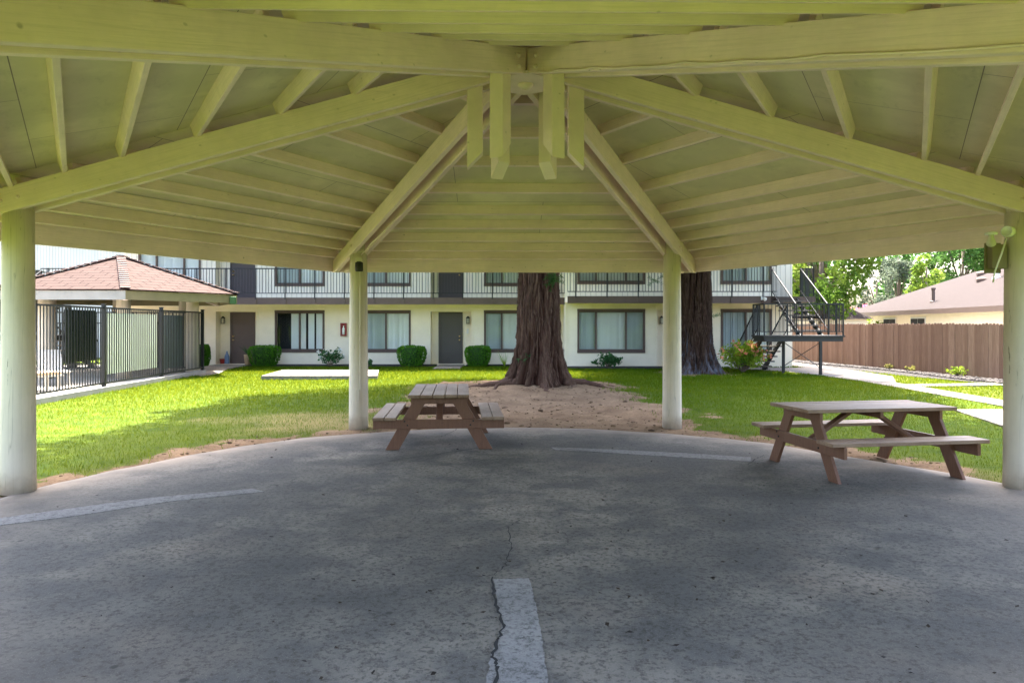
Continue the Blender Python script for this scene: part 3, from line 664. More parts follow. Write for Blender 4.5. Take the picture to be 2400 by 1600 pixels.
# ------------------------------------------------------------------ redwoods
def redwood(name_lab, pos, r0, seed, mat, flare, lich=0):
    g = T('redwood_tree', name_lab, 'tree', (pos[0], pos[1], 0), 0, 'redwood trees on the lawn')
    nA = 420; hs = np.concatenate([np.linspace(-.15, 1.2, 70), np.linspace(1.22, 4.2, 110), np.linspace(4.4, 24, 40)])
    th = np.linspace(0, 2*pi, nA, endpoint=False); TH, H = np.meshgrid(th, hs)
    base = r0*(1 - .022*np.clip(H-3, 0, None)) + flare*(.45*np.exp(-np.clip(H, 0, None)/.40) + .20*np.exp(-np.clip(H, 0, None)/1.3))
    def rid(f, fh, s, warp):
        u = TH/(2*pi)*f + warp*(fbm(np.cos(TH)*2+9, H*.9+np.sin(TH)*2, s+5, 3)-.45)*f*.12
        a = vnoise(u % f, H*fh, s); b_ = vnoise((u % f) - f, H*fh, s); t = np.clip((u % f)/f, 0, 1)
        a = a*(1-sstep(.9, 1, t)) + vnoise((u % f)-f, H*fh, s)*sstep(.9, 1, t)
        return 1-np.abs(2*a-1)
    r1 = rid(34, .30, seed, .8); r2 = rid(74, .9, seed+1.7, 1.2); r3 = rid(140, 2.2, seed+3.3, 1.0)
    ridge = .50*r1**.6 + .33*r2**.6 + .17*r3**.7
    lob = np.exp(-np.clip(H, 0, None)/.55)*(.13*np.cos(7*TH+seed) + .10*np.cos(4*TH+2*seed) + .05*np.cos(13*TH))
    Rr = base*(1+lob) + (ridge-.68)*.30*np.clip(base/r0, .8, 1.6)
    X = np.cos(TH)*Rr; Y = np.sin(TH)*Rr; v = np.stack([X.ravel(), Y.ravel(), H.ravel()], 1)
    m = len(hs); i = np.arange(m-1)[:, None]*nA; j = np.arange(nA)[None]; j2 = (j+1) % nA
    F = np.stack([(i+j).ravel(), (i+j2).ravel(), (i+nA+j2).ravel(), (i+nA+j).ravel()], 1)
    np_mesh('trunk', mat, v, F, g, {'ridge': ridge.ravel(), 'lichen': (sstep(1.3, .5, H + .5*np.sin(TH*3))*lich).ravel()}, True)
    # loose strips of bark lying over the furrows
    r = random.Random(int(seed)); b = MB()
    def surf(a, h):
        i_ = int(np.clip(np.searchsorted(hs, h), 0, len(hs)-1)); j_ = int(a/(2*pi)*nA) % nA; return Rr[i_, j_]
    for _ in range(1100):
        a = r.uniform(pi*.9, pi*2.1); h0 = r.uniform(0, 3.6)**1.0; L = r.uniform(.15, .8); wd = r.uniform(.005, .016); n_ = 6; P = []; dr = r.uniform(-.10, .10)
        for k in range(n_+1):
            t = k/n_; h = h0 + L*t; aa = a + dr*L*t + .012*sin(t*5+a*9); q = surf(aa % (2*pi), h) + .008 + .022*sin(pi*t)*r.uniform(.5, 1.3); w2 = wd*(1-.7*abs(2*t-1))
            P.append(((cos(aa)*q + sin(aa)*w2, sin(aa)*q - cos(aa)*w2, h), (cos(aa)*q - sin(aa)*w2, sin(aa)*q + cos(aa)*w2, h)))
        for k in range(n_): b.quad(P[k][0], P[k][1], P[k+1][1], P[k+1][0])
    o = b.build('loose_bark', mat, g, fix=False); n_ = len(o.data.vertices)
    a_ = o.data.attributes.new('ridge', 'FLOAT', 'POINT'); a_.data.foreach_set('value', np.repeat(rng.uniform(.5, 1.0, n_//28+1), 28)[:n_].astype(np.float32))
    return g
rw1 = redwood('thick reddish redwood trunk flaring onto bare soil behind the picnic table', TREE1, .425, 3.0, M_bark, .78)
rw2 = redwood('dark redwood trunk with grey weathered foot near the outdoor stairs', TREE2, .42, 8.0, M_bark2, .72, .8)
rr = random.Random(3)
for k in range(13):
    a = rr.uniform(pi*1.0, pi*2.0) if k < 10 else rr.uniform(0, pi); L = rr.uniform(.5, 1.9); b = MB(); P = []; a0 = a
    for t in range(9):
        q = t/8; rad = .75 + L*q; a += rr.uniform(-.14, .14)
        x, y = cos(a)*rad, sin(a)*rad; z = float(gz(np.array([x+TREE1[0]]), np.array([y+TREE1[1]]))[0])
        P.append((x, y, z + .07*(1-q)**2 + rr.uniform(-.03, .012) - .02*q))
    b.tube(P, [(.075*(1-t/8)**1.1*rr.uniform(.75,1.2)+.014) for t in range(9)], 8); o = b.build('root', M_bark, rw1, 0, True)
    a_ = o.data.attributes.new('ridge', 'FLOAT', 'POINT'); a_.data.foreach_set('value', [.75]*len(o.data.vertices))

def leaf_quads(P, size, flat=.0, aspect=.5, drop=0):
    m = len(P); d = rng.normal(size=(m, 3)); d[:, 2] *= (1-flat); d[:, 2] -= drop; d /= np.linalg.norm(d, axis=1)[:, None]
    e = rng.normal(size=(m, 3)); e -= d*(e*d).sum(1)[:, None]; e /= np.linalg.norm(e, axis=1)[:, None]
    L = size*rng.uniform(.6, 1.3, m)[:, None]; W = L*aspect
    v = np.stack([P-d*L*.5, P+e*W*.5, P+d*L*.5, P-e*W*.5], 1); return v.reshape(-1, 3), np.arange(4*m).reshape(-1, 4)
def clumps(cs, n, spread):
    """cs list of (x,y,z,r): n points in shells of random clumps"""
    cs = np.array(cs); k = rng.choice(len(cs), n, p=cs[:, 3]**2/np.sum(cs[:, 3]**2)); d = rng.normal(size=(n, 3)); d /= np.linalg.norm(d, axis=1)[:, None]
    return cs[k, :3] + d*(cs[k, 3]*rng.uniform(.35, 1.0, n)**.6)[:, None]*np.array(spread)
def crown(g, name, mat, cs, n, size, spread=(1,1,1), aspect=.55, flat=0, drop=0):
    v, f = leaf_quads(clumps(cs, n, spread), size, flat, aspect, drop); return np_mesh(name, mat, v, f, g)
def rw_crown(g, seed, z0, z1, rmax, n, ex=.35, m=230, grow=(1, 0)):
    r = random.Random(seed); cs = []; b = MB()
    for k in range(m):
        t = k/m; z = z0 + (z1-z0)*t; a = r.uniform(0, 2*pi); rad = rmax*(1-t)**ex*r.uniform(.72, 1.03) + .3; rad *= grow[0] + grow[1]*t
        x, y = cos(a)*rad, sin(a)*rad
        if k % 2 == 0: b.tube([(0,0,z), (x*.5, y*.5, z+.15), (x, y, z-.35)], [.06, .04, .015], 5)
        for q in (.35, .6, .85, 1.0): cs.append((x*q, y*q, z - .35*q + r.uniform(-.1, .1), .45 + .8*(1-t*.5)*q))
    b.build('branch', M_bark, g, 0, True)
    crown(g, 'crown', M_redleaf, cs, n, .42, (1,1,.5), .5)
rw_crown(rw1, 1, 5.4, 26, 6.6, 100000, .06, 340, (.80, .42))
rw_crown(rw2, 2, 5.2, 24, 3.5, 40000, .4, 170)
# young shoots on the trunks and low sprays
def spray(g, name, pos, dirs, mat, n=26, L=.35):
    b = MB(); r = random.Random(int(pos[0]*100)); vs = []
    for _ in range(dirs):
        d = Vector((r.uniform(-1,1), r.uniform(-1.0,.2), r.uniform(-.9,.9))).normalized()
        for k in range(n//2):
            p = Vector(pos) + d*(L*k/(n/2)); e = (d.cross(Vector((r.uniform(-1,1), r.uniform(-1,1), r.uniform(-1,1))))).normalized()
            for s in (-1, 1):
                q = p + e*s*.07 + d*.05; wv = d*.011; b.quad(p-wv, p+wv, q+wv*.4, q-wv*.4)
    o = b.build(name, mat, g, fix=False); return o
spray(rw1, 'shoot', (.33, -.42, 2.72), 8, M_dark, 24, .30)
spray(rw1, 'shoot', (-.42, -.36, .82), 5, M_rose, 20, .25)
spray(rw2, 'shoot', (.52, -.2, 1.9), 2, M_rose, 14, .3)
spray(rw2, 'shoot', (-1.6, -1.1, 3.05), 5, M_dark, 22, .35)
spray(rw2, 'hanging_twig', (4.0, -.6, 3.85), 9, M_dark, 26, .5)
spray(rw2, 'hanging_twig', (2.6, -.4, 3.95), 6, M_dark, 26, .45)

# ------------------------------------------------------------------ apartment building
ZL, ZR, DEP = 29.0, 27.6, .10
bd = T('apartment_building', 'long cream two storey apartment block with brown balcony and railings', 'building', (0, ZL, 0))
def wall(name, mat, x0, x1, z0, z1, y, holes, parent, th=.2):
    xs = sorted({x0, x1, *[h[0] for h in holes], *[h[1] for h in holes]}); zs = sorted({z0, z1, *[h[2] for h in holes], *[h[3] for h in holes]})
    xs = [x for x in xs if x0 <= x <= x1]; zs = [z for z in zs if z0 <= z <= z1]; b = MB()
    for i in range(len(xs)-1):
        for j in range(len(zs)-1):
            cx, cz = (xs[i]+xs[i+1])/2, (zs[j]+zs[j+1])/2
            if any(h[0] < cx < h[1] and h[2] < cz < h[3] for h in holes): continue
            b.quad((xs[i],y,zs[j]), (xs[i+1],y,zs[j]), (xs[i+1],y,zs[j+1]), (xs[i],y,zs[j+1]))
    for h in holes:
        b.quad((h[0],y,h[2]),(h[0],y+th,h[2]),(h[0],y+th,h[3]),(h[0],y,h[3])); b.quad((h[1],y,h[2]),(h[1],y,h[3]),(h[1],y+th,h[3]),(h[1],y+th,h[2]))
        b.quad((h[0],y,h[3]),(h[0],y+th,h[3]),(h[1],y+th,h[3]),(h[1],y,h[3])); b.quad((h[0],y,h[2]),(h[1],y,h[2]),(h[1],y+th,h[2]),(h[0],y+th,h[2]))
    o = b.build(name, mat, parent, fix=False); o.location = (0, -ZL, 0); return o
def win(x0, x1, z0, z1, y, splits, blinds, parent, sill=True):
    """window part: frame; sub-parts pane, blinds. splits = mullion fractions"""
    fw = .075; b = MB(); yy = y
    for a in ((x0-.05, x1+.05, z1-.02, z1+.07), (x0-.05, x1+.05, z0-.08, z0+.02)): b.box(a[0], a[1], yy-.035, yy+.03, a[2], a[3])
    for a in ((x0-.045, x0+.03), (x1-.03, x1+.045)): b.box(a[0], a[1], yy-.03, yy+.028, z0+.02, z1-.02)
    b.box(x0+.03, x1-.03, yy+.05, yy+.09, z0+.02, z0+.06); b.box(x0+.03, x1-.03, yy+.05, yy+.09, z1-.06, z1-.02)
    for f in splits: x = x0 + (x1-x0)*f; b.box(x-.032, x+.032, yy+.04, yy+.10, z0+.06, z1-.06)
    o = b.build('window', M_brown, parent); o.location = (0, -ZL, 0)
    p = MB(); ed = [0] + list(splits) + [1]
    for i in range(len(ed)-1):
        xa, xb = x0 + (x1-x0)*ed[i] + .03, x0 + (x1-x0)*ed[i+1] - .03; t = random.uniform(-.004, .004)
        p.quad((xa, yy+.07-t, z0+.03), (xb, yy+.07+t, z0+.03), (xb, yy+.07+t*.5, z1-.03), (xa, yy+.07-t*.5, z1-.03))
    p.build('pane', M_glass, o, fix=False)
    for (fa, fb, mt) in blinds:
        q = MB(); xa, xb = x0 + (x1-x0)*fa, x0 + (x1-x0)*fb; n = max(2, int((xb-xa)/.085)); st = (xb-xa)/n
        for i in range(n):
            dz = random.uniform(-.012, .012) + .022
            q.quad((xa+st*i, yy+.16-dz, z0+.04), (xa+st*(i+1.08), yy+.16+dz, z0+.04), (xa+st*(i+1.08), yy+.16+dz, z1-.04), (xa+st*i, yy+.16-dz, z1-.04))
        q.build('blinds', mt, o, fix=False)
    q = MB(); q.box(x0-.1, x1+.1, yy+.55, yy+.6, z0-.1, z1+.1); q.box(x0-.12, x0-.1, yy+.201, yy+.55, z0-.1, z1+.1); q.box(x1+.1, x1+.12, yy+.201, yy+.55, z0-.1, z1+.1)
    q.build('room', M_room, o)
    return o
def door(x0, x1, z0, z1, y, mat, knob_left, parent):
    b = MB(); b.box(x0, x0+.06, y-.04, y+.02, z0, z1); b.box(x1-.06, x1, y-.04, y+.02, z0, z1); b.box(x0, x1, y-.038, y+.02, z1-.06, z1+.001); b.box(x0+.06, x1-.06, y-.06, y, z0-.02, z0+.03)
    o = MB().box(x0+.06, x1-.06, y-.012, y+.02, z0+.03, z1-.06).build('door', mat, parent); o.location = (0, -ZL, 0)
    b.build('door_frame', mat, o)
    k = MB(); kx = x0+.13 if knob_left else x1-.13
    for z in (z0+.95, z0+1.1): k.lathe([(.03,0),(.03,.01),(.012,.012),(.012,.035),(.028,.04),(.03,.06),(.015,.07)], 12, (kx, y-.012, z), (0,-1,0))
    k.build('knob', M_brass, o, 0, True); return o
XL = lambda x: PX(x, ZL); XR_ = lambda x: PX(x, ZR); hL = lambda y: PH(y, ZL); hR_ = lambda y: PH(y, ZR)
F2 = 2.66                                                     # upper floor level
X0, XS, XE = XL(290), XL(1318), XR_(1857)
w1 = (XL(647), XL(758), hL(821), hL(731)); w2 = (XL(850), XL(960), hL(821), hL(731)); w3 = (XL(1137), XL(1282), hL(821), hL(731))
r1_ = (XL(505.5), XL(600), .05, hL(730)); r2_ = (XL(1009), XL(1105), .05, hL(730))
w0 = (XL(160), XL(255), hL(821), hL(731))
B2 = F2 + .66; T2 = F2 + 2.1
u = lambda a: (a[0], a[1], B2-.08, T2)
r3_ = (XL(505.5), XL(600), F2+.02, F2+2.1); r4_ = (XL(1009), XL(1105), F2+.02, F2+2.1)
w0u = (XL(327), XL(468), F2+.5, T2)
wall('wall', M_wall, X0, XS, 0, F2-.02, ZL, [w1, w2, w3, r1_, r2_], bd)
wall('wall', M_siding, X0, XS, F2-.02, 5.35, ZL, [u(w1), u(w2), u(w3), r3_, r4_, w0u], bd)
w4 = (XR_(1356), XR_(1509), hR_(822), hR_(728)); w5 = (XR_(1692), XR_(1806), hR_(822), hR_(728)); r5_ = (XR_(1541), XR_(1640), .05, hR_(727)); r6_ = (XR_(1541), XR_(1640), F2+.02, F2+2.1)
wall('wall', M_wall, XS, XE, 0, F2-.02, ZR, [w4, w5, r5_], bd)
wall('wall', M_siding, XS, XE, F2-.02, 5.35, ZR, [u(w4), u(w5), r6_], bd)
b = MB(); b.quad((XS,ZR,0),(XS,ZL,0),(XS,ZL,5.35),(XS,ZR,5.35)); b.quad((XE,ZR,0),(XE,ZL+9,0),(XE,ZL+9,5.35),(XE,ZR,5.35)); b.quad((X0,ZL,0),(X0,ZL+9,0),(X0,ZL+9,5.35),(X0,ZL,5.35)); b.quad((X0,ZL+9,0),(XE,ZL+9,0),(XE,ZL+9,5.35),(X0,ZL+9,5.35))
o = b.build('end_wall', M_wall, bd, fix=False); o.location = (0,-ZL,0)
# recess backs + doors
def recess(r, y, mat, wmat):
    b = MB(); d = y+.48; b.quad((r[0],d,r[2]-.05),(r[1],d,r[2]-.05),(r[1],d,r[3]),(r[0],d,r[3])); b.quad((r[0],y+.2,r[2]-.05),(r[0],d,r[2]-.05),(r[0],d,r[3]),(r[0],y+.2,r[3])); b.quad((r[1],y+.2,r[2]-.05),(r[1],d,r[2]-.05),(r[1],d,r[3]),(r[1],y+.2,r[3]))
    b.quad((r[0],y+.2,r[3]),(r[1],y+.2,r[3]),(r[1],d,r[3]),(r[0],d,r[3])); b.quad((r[0],y+.2,r[2]),(r[1],y+.2,r[2]),(r[1],d,r[2]),(r[0],d,r[2]))
    o = b.build('door_recess', wmat, bd, fix=False); o.location = (0,-ZL,0)
ZD = ZL+.475; dx = lambda x: PX(x, ZD)
for (r, y, wm) in ((r1_, ZL, M_wall), (r2_, ZL, M_wall), (r3_, ZL, M_siding), (r4_, ZL, M_siding), (r5_, ZR, M_wall), (r6_, ZR, M_siding)): recess(r, y, None, wm)
door(dx(540), dx(598), .06, 2.13, ZD, M_door1, True, bd)['label'] = 'taupe brown entry door at left'
door(dx(1028), dx(1084.5), .06, 2.13, ZD, M_door2, False, bd)['label'] = 'dark olive brown entry door'
door(dx(540), dx(598), F2+.03, F2+2.06, ZD, M_door3, True, bd); door(dx(1028), dx(1084.5), F2+.03, F2+2.06, ZD, M_door3, False, bd)
ZD2 = ZR+.475; door(PX(1566,ZD2), PX(1624,ZD2), .06, 2.13, ZD2, M_door2, True, bd); door(PX(1566,ZD2), PX(1624,ZD2), F2+.03, F2+2.06, ZD2, M_door3, True, bd)
A, Bk = M_blind, M_blind_d
win(*w1, ZL, [.49], [(.30, .47, A), (.5, .60, A), (.66, .78, A), (.83, 1, A)], bd); win(*w2, ZL, [.49], [(0, .49, Bk), (.49, 1, A)], bd)
win(*w3, ZL, [.27, .73], [(0, .27, Bk), (.27, .73, A), (.73, 1, Bk)], bd); win(*w4, ZR, [.27, .73], [(0, .27, Bk), (.27, .73, A), (.73, 1, Bk)], bd)
win(*w5, ZR, [.5], [(0, .5, Bk), (.5, 1, A)], bd)
for q, y, sp in ((w1, ZL, [.49]), (w2, ZL, [.49]), (w3, ZL, [.27, .73]), (w4, ZR, [.27, .73]), (w5, ZR, [.5])):
    win(q[0], q[1], B2-.08, T2, y, sp, [(0, sp[0], Bk), (sp[0], 1, A)], bd)
win(*w0u, ZL, [.27, .73], [(0, .27, A), (.27, .73, A), (.73, 1, A)], bd)
# wall trim joints
b = MB()
for x in (X0+.1, XL(602), XL(1107)): b.box(x, x+.05, ZL-.02, ZL-.001, .05, 2.35)
for x in (XR_(1325), XR_(1540.5)-.07, XR_(1642)): b.box(x, x+.05, ZR-.02, ZR-.001, .05, 2.35)
o = b.build('wall_trim', M_wall, bd); o.location = (0,-ZL,0)
# balcony slabs, fascia and railings
BL, BR = ZL-1.3, ZR-1.3; BX0, BX1 = -18.0, XR_(1821)*BR/ZR
for (xa, xb, yf, yb) in ((BX0, XS-.0, BL, ZL), (XS, BX1, BR, ZR)):
    b = MB(); b.box(xa, xb, yf+.04, yb-.003, 2.45, F2-.025); o = b.build('balcony_floor', M_wall, bd); o.location = (0,-ZL,0)
    b = MB(); b.box(xa, xb, yf, yf+.04, 2.40, F2)
    x = xa+.3
    while x < xb: b.box(x-.035, x+.035, yf-.03, yf-.001, 2.40, F2-.01); x += 1.13
    o = b.build('balcony_fascia', M_brown, bd); o.location = (0,-ZL,0)
    b = MB(); b.box(xa, xb, yf-.012, yf+.028, 3.745, 3.785); b.box(xa, xb, yf-.008, yf+.02, 2.81, 2.84)
    x = xa; 
    while x < xb: b.box(x-.008, x+.008, yf, yf+.016, 2.842, 3.744); x += .113
    o = b.build('railing', M_iron, bd); o.location = (0,-ZL,0)
    x = xa+.3
    while x < xb:
        b = MB(); b.box(x-.022, x+.022, yf-.032, yf-.013, 2.6, 3.79); o = b.build('railing_post', M_iron, bd); o.location = (0,-ZL,0); x += 1.13
b = MB(); b.box(X0-.8, XS+.2, ZL-1.6, ZL+10, 5.35, 5.6); b.box(XS+.2, XE+.7, ZR-.5, ZL+10, 5.352, 5.602); o = b.build('roof', M_brown, bd); o.location = (0,-ZL,0)

# things fixed to the wall
def wlamp(x, y, z, label):
    g = T('wall_lantern', label, 'wall lamp', (x, y, z), 0, 'black lanterns beside the apartment doors')
    b = MB(); b.box(-.05,.05,-.02,0,.0,.22); b.bar((0,-.02,.2),(0,-.1,.2),.03,.03); b.lathe([(.02,.26),(.05,.23),(.085,.19),(.08,.18)], 8, (0,-.1,0))
    for sx in (-1,1):
        for sy in (-1,1): b.box(sx*.052-.007, sx*.052+.007, -.1+sy*.052-.007, -.1+sy*.052+.007, -.02, .185)
    b.box(-.062,.062,-.162,-.038,-.045,-.02); b.build('lantern_frame', M_iron, g)
    MB().box(-.044,.044,-.144,-.056,-.018,.178).build('lantern_glass', M_lampg, g)
wlamp(PX(525,ZD), ZD-.005, PH(756,ZD), 'black wall lantern left of the taupe entry door')
wlamp(PX(1097,ZD), ZD-.005, PH(756,ZD), 'black wall lantern right of the dark entry door')
wlamp(PX(1549,ZD2), ZD2-.005, PH(756,ZD2), 'black wall lantern just left of the far right shelter post')
g = T('fire_extinguisher_cabinet', 'red fire extinguisher cabinet on the cream wall beside a window', 'fire extinguisher', (XL(806), ZL-.002, hL(772)))
b = MB(); b.box(-.12,.12,-.10,-.0,-.26,-.22); b.box(-.12,.12,-.10,0,.22,.26); b.box(-.12,-.085,-.10,0,-.22,.22); b.box(.085,.12,-.10,0,-.22,.22); b.box(-.085,.085,-.02,0,-.22,.22); b.build('cabinet', M_red, g)
b = MB(); b.lathe([(.0,-.2),(.05,-.19),(.055,-.05),(.055,.03),(.03,.08),(.015,.09),(.015,.12),(.03,.125),(.03,.15)], 14, (0,-.06,0)); b.build('extinguisher', M_palecloth, g, 0, True)
b = MB(); b.box(-.04,.04,-.103,-.1005,-.24,-.19) if False else b.box(-.03,.03,-.112,-.108,-.16,-.10); b.build('sticker', M_whitep, g)
o = MB(); o.box(-.04,.04,-.03,0,-.10,.10); o = o.build('number_plate', M_whitep, None); o.location = (PX(1096,ZD), ZD-.004, PH(776,ZD)); tag(o, 'narrow white plate under the lantern by the dark door', 'wall plate')
g = T('security_light', 'small white flood light on the brown balcony fascia near stairs', 'security light', (PX(1787,BR), BR-.002, PH(699,BR)))
MB().box(-.06,.06,-.03,0,-.06,.06).build('mount', M_whitep, g); b = MB(); b.lathe([(.03,0),(.07,.1),(.065,.11)], 12, (.03,-.03,.0), (.3,-1,-.4)); b.build('lamp_head', M_whitep, g, 0, True)
# belongings by the left door
b = MB(); b.lathe([(.09,0),(.12,.18),(.125,.2),(.105,.2),(.1,.16)], 16); o = b.build('red_pot', M_red, None, 0, True); o.location = (PX(522,29.3), 29.3, .05); tag(o, 'small red pot on the ground left of the taupe door', 'pot')
g = T('water_bottle', 'tall clear blue plastic bottle beside the red pot', 'bottle', (PX(532,29.3), 29.3, .05)); b = MB(); b.lathe([(.09,0),(.1,.02),(.095,.3),(.05,.4),(.03,.45),(.03,.5)], 14); b.build('bottle_body', M_bluepl, g, 0, True); b = MB(); b.lathe([(.035,.5),(.035,.53)], 12); b.build('bottle_cap', M_whitep, g)

# second block at left
b2 = T('siding_building', 'white sided building standing behind the small shelter roof', 'building', (-24, 36, 0))
MB().box(-9, 4.6, 0, 8, 0, 6.2).build('wall', M_siding_w, b2); MB().box(-9.4, 5.0, -.5, 8.4, 6.2, 6.4).build('roof', M_brown, b2)

# ------------------------------------------------------------------ outdoor stairs
def stairs(label, mirror=None):
    g = T('outdoor_stairs', label, 'stairs', (9.4, 24.4, 0), 0, 'iron outdoor stairs at the ends of the block')
    LH = 1.28; pn = lambda x, y, z: (x-9.4, y-24.4, z)
    def BX(b, x0, x1, y0, y1, z0, z1): b.box(x0-9.4, x1-9.4, y0-24.4, y1-24.4, z0, z1)
    def part(b, n, m=M_steel): return b.build(n, m, g)
    b = MB(); BX(b, 7.95, 10.55, 22.95, 24.1, LH-.05, LH); part(b, 'landing')
    b = MB(); BX(b, 8.0, 10.5, 23.0, 23.08, LH-.19, LH-.051); BX(b, 8.0, 10.5, 23.97, 24.05, LH-.19, LH-.051)
    for x in (8.0, 8.85, 9.6, 10.42): BX(b, x, x+.08, 23.08, 23.97, LH-.18, LH-.051)
    part(b, 'landing_frame', M_steel)
    for x, y in ((8.98, 24.0), (9.80, 23.04)):
        b = MB(); BX(b, x-.04, x+.04, y-.04, y+.04, 0, LH-.19); part(b, 'post', M_steel)
    b = MB(); b.bar(pn(8.98,24.0,.25), pn(9.80,23.04,LH-.22), .02, .02); b.bar(pn(8.98,24.03,LH-.22), pn(9.80,23.07,.25), .02, .02); part(b, 'brace', M_steel)
    # lower flight (rises toward the viewer), upper flight (rises toward the building)
    for (x0, x1, ya, yb, za, zb, n) in ((8.15, 9.15, 26.0, 24.1, 0, LH, 7), (9.45, 10.5, 24.1, 26.4, LH, F2, 8)):
        for i in range(1, n):
            t = i/n; y = ya + (yb-ya)*t; z = za + (zb-za)*t
            b = MB(); BX(b, x0-.02, x1+.02, y-.14, y+.14, z-.045, z); part(b, 'tread', M_path)
        for x in (x0+.16, x1-.16):
            b = MB(); b.bar(pn(x, ya, za-.10 if za > 0 else .03), pn(x, yb, zb-.10), .05, .16)
            for i in range(1, n):
                t = i/n; y = ya + (yb-ya)*t; z = za + (zb-za)*t; b.bar(pn(x, y-.11, z-.05), pn(x, y+.05, z-.15), .045, .06)
            part(b, 'stringer', M_iron)
        for x in (x0, x1):
            b = MB(); b.bar(pn(x, ya, za+1.0), pn(x, yb, zb+1.0), .035, .035); b.bar(pn(x, ya, za+.2), pn(x, yb, zb+.2), .025, .025)
            k = int(abs(yb-ya)/.115)
            for i in range(k+1):
                t = i/k; y = ya + (yb-ya)*t; z = za + (zb-za)*t; wd = .035 if i in (0, k) else .014
                b.bar(pn(x, y, z + (.2 if 0 < i < k else 0)), pn(x, y, z+1.0), wd, wd)
            part(b, 'stair_railing', M_iron)
    b = MB(); BX(b, 9.4, 11.0, 26.3, 27.5, F2-.22, F2-.02); part(b, 'top_landing', M_brown)
    def rail(x0, y0, x1, y1, z):
        b = MB(); L = hypot(x1-x0, y1-y0); k = max(2, int(L/.115)); b.bar(pn(x0,y0,z+1.0), pn(x1,y1,z+1.0), .04, .04); b.bar(pn(x0,y0,z+.12), pn(x1,y1,z+.12), .025, .025)
        for i in range(k+1):
            t = i/k; wd = .04 if i in (0, k, k//2) else .014; b.bar(pn(x0+(x1-x0)*t, y0+(y1-y0)*t, z + (0 if wd > .03 else .12)), pn(x0+(x1-x0)*t, y0+(y1-y0)*t, z+1.0), wd, wd)
        part(b, 'railing', M_iron)
    rail(8.0, 23.0, 10.5, 23.0, LH); rail(8.0, 23.0, 8.0, 24.05, LH); rail(10.5, 23.0, 10.5, 24.05, LH); rail(10.95, 26.35, 10.95, 27.5, F2); rail(10.55, 26.35, 10.95, 26.35, F2)
    return g
st1 = stairs('dark iron outdoor stairs with open treads and landing at building right end')
st2 = copy_tree(st1); st2.location = (-7.2-9.4, 24.4+.9, 0); st2.scale = (-1, 1, 1); st2['label'] = 'dark iron stairs half hidden behind the fence and small shelter'

# ------------------------------------------------------------------ small shelter by the pool
gz_c = (-12.67, 23.5); gs = T('small_shelter', 'small hexagonal shelter with red shingle roof behind the black fence', 'shelter', (*gz_c, 0))
RE2 = 3.8
for k in range(6):
    a0, a1 = R_(60*k), R_(60*k+60); am = R_(60*k+30)
    p0, p1 = Vector((cos(a0)*RE2, sin(a0)*RE2, 2.58)), Vector((cos(a1)*RE2, sin(a1)*RE2, 2.58)); ap = Vector((0,0,3.80))
    b = MB(); up = Vector((0,0,.03)); b.hexa([p0, p1, ap], [p0+up, p1+up, ap+up]); o = b.build('roof', M_shingle, gs)
    d = Vector((cos(am), sin(am), 0)); t_ = Vector((-sin(am), cos(am), 0)); set_uv(o, lambda co, no: (co.dot(t_), co.dot(d)*1.07))
    b = MB(); 
    for i in range(17):
        q0 = p0.lerp(ap, i/17) + Vector((0,0,.075)); q1 = p0.lerp(ap, (i+1.2)/17) + Vector((0,0,.045)); b.bar(q0, q1, .26, .022)
    b.build('hip_cap', M_hip, gs)
    q0, q1 = p0*.99, p1*.99; b = MB(); zz = Vector((0,0,1)); b.hexa([Vector((q0.x,q0.y,2.32)), Vector((q1.x,q1.y,2.32)), Vector((q1.x*.985,q1.y*.985,2.32)), Vector((q0.x*.985,q0.y*.985,2.32))], [Vector((q0.x,q0.y,2.575)), Vector((q1.x,q1.y,2.575)), Vector((q1.x*.985,q1.y*.985,2.575)), Vector((q0.x*.985,q0.y*.985,2.575))])
    b.build('fascia', M_gfas if k == 4 else M_gfas2, gs)  # one fascia: front coloured as lit by sky, other sides as in shade
    b = MB(); b.lathe([(.215,0),(.20,1.2),(.19,2.62)], 20, (cos(a0)*2.32, sin(a0)*2.32, 0)); b.build('post', M_post, gs, 0, True)
    b = MB(); b.bar((0,0,3.45), (cos(a0)*3.7, sin(a0)*3.7, 2.40), .12, .2); b.build('beam', M_pur, gs)
g = T('green_flood_light', 'small green flood light at the corner of the small shelter eave', 'flood light', (gz_c[0]+RE2*.97, gz_c[1]-.15, 2.38))
MB().box(-.16,-.04,-.05,.05,-.03,.1).build('mount', M_iron, g); b = MB(); b.box(-.06,.14,-.14,-.05,-.1,.14); o = b.build('lamp_head', M_green, g, .02); 

# ------------------------------------------------------------------ black metal fence, kerb, panels
FX, FT = -9.62, .06
fz = [9.6, 12.1, 14.5, 17.35, 20.6, 23.8]
ff = T('metal_fence', 'black metal picket fence around the pool, standing on a pale kerb', 'fence', (FX, 15, 0), FT)
for z in fz:
    b = MB(); b.box(-.04,.04,z-15-.04,z-15+.04,.1,2.09); b.box(-.048,.048,z-15-.048,z-15+.048,2.09,2.12); b.build('post', M_iron, ff)
for i in range(len(fz)-1):
    b = MB(); a, c = fz[i]-15+.04, fz[i+1]-15-.04
    for z in (.2, 2.0): b.box(-.02,.02,a,c,z,z+.04)
    n = int((c-a)/.115)
    for k in range(1, n): y = a+(c-a)*k/n; b.box(-.0095,.0095,y-.0095,y+.0095,.24,2.0)
    b.build('panel', M_iron, ff)
b = MB(); xs = 0
b.box(-6.4, -.04, 8.8, 8.84, .2, .24); b.box(-6.4,-.04,8.8,8.84,2.0,2.04)
for k in range(1, 55): b.box(-.04-k*.115-.009, -.04-k*.115+.009, 8.811, 8.829, .24, 2.0)
b.build('panel', M_iron, ff)
MB().box(-.09,.09,9.3-15,23.9-15,.0,.14).build('kerb', M_kerb, ff, .01)
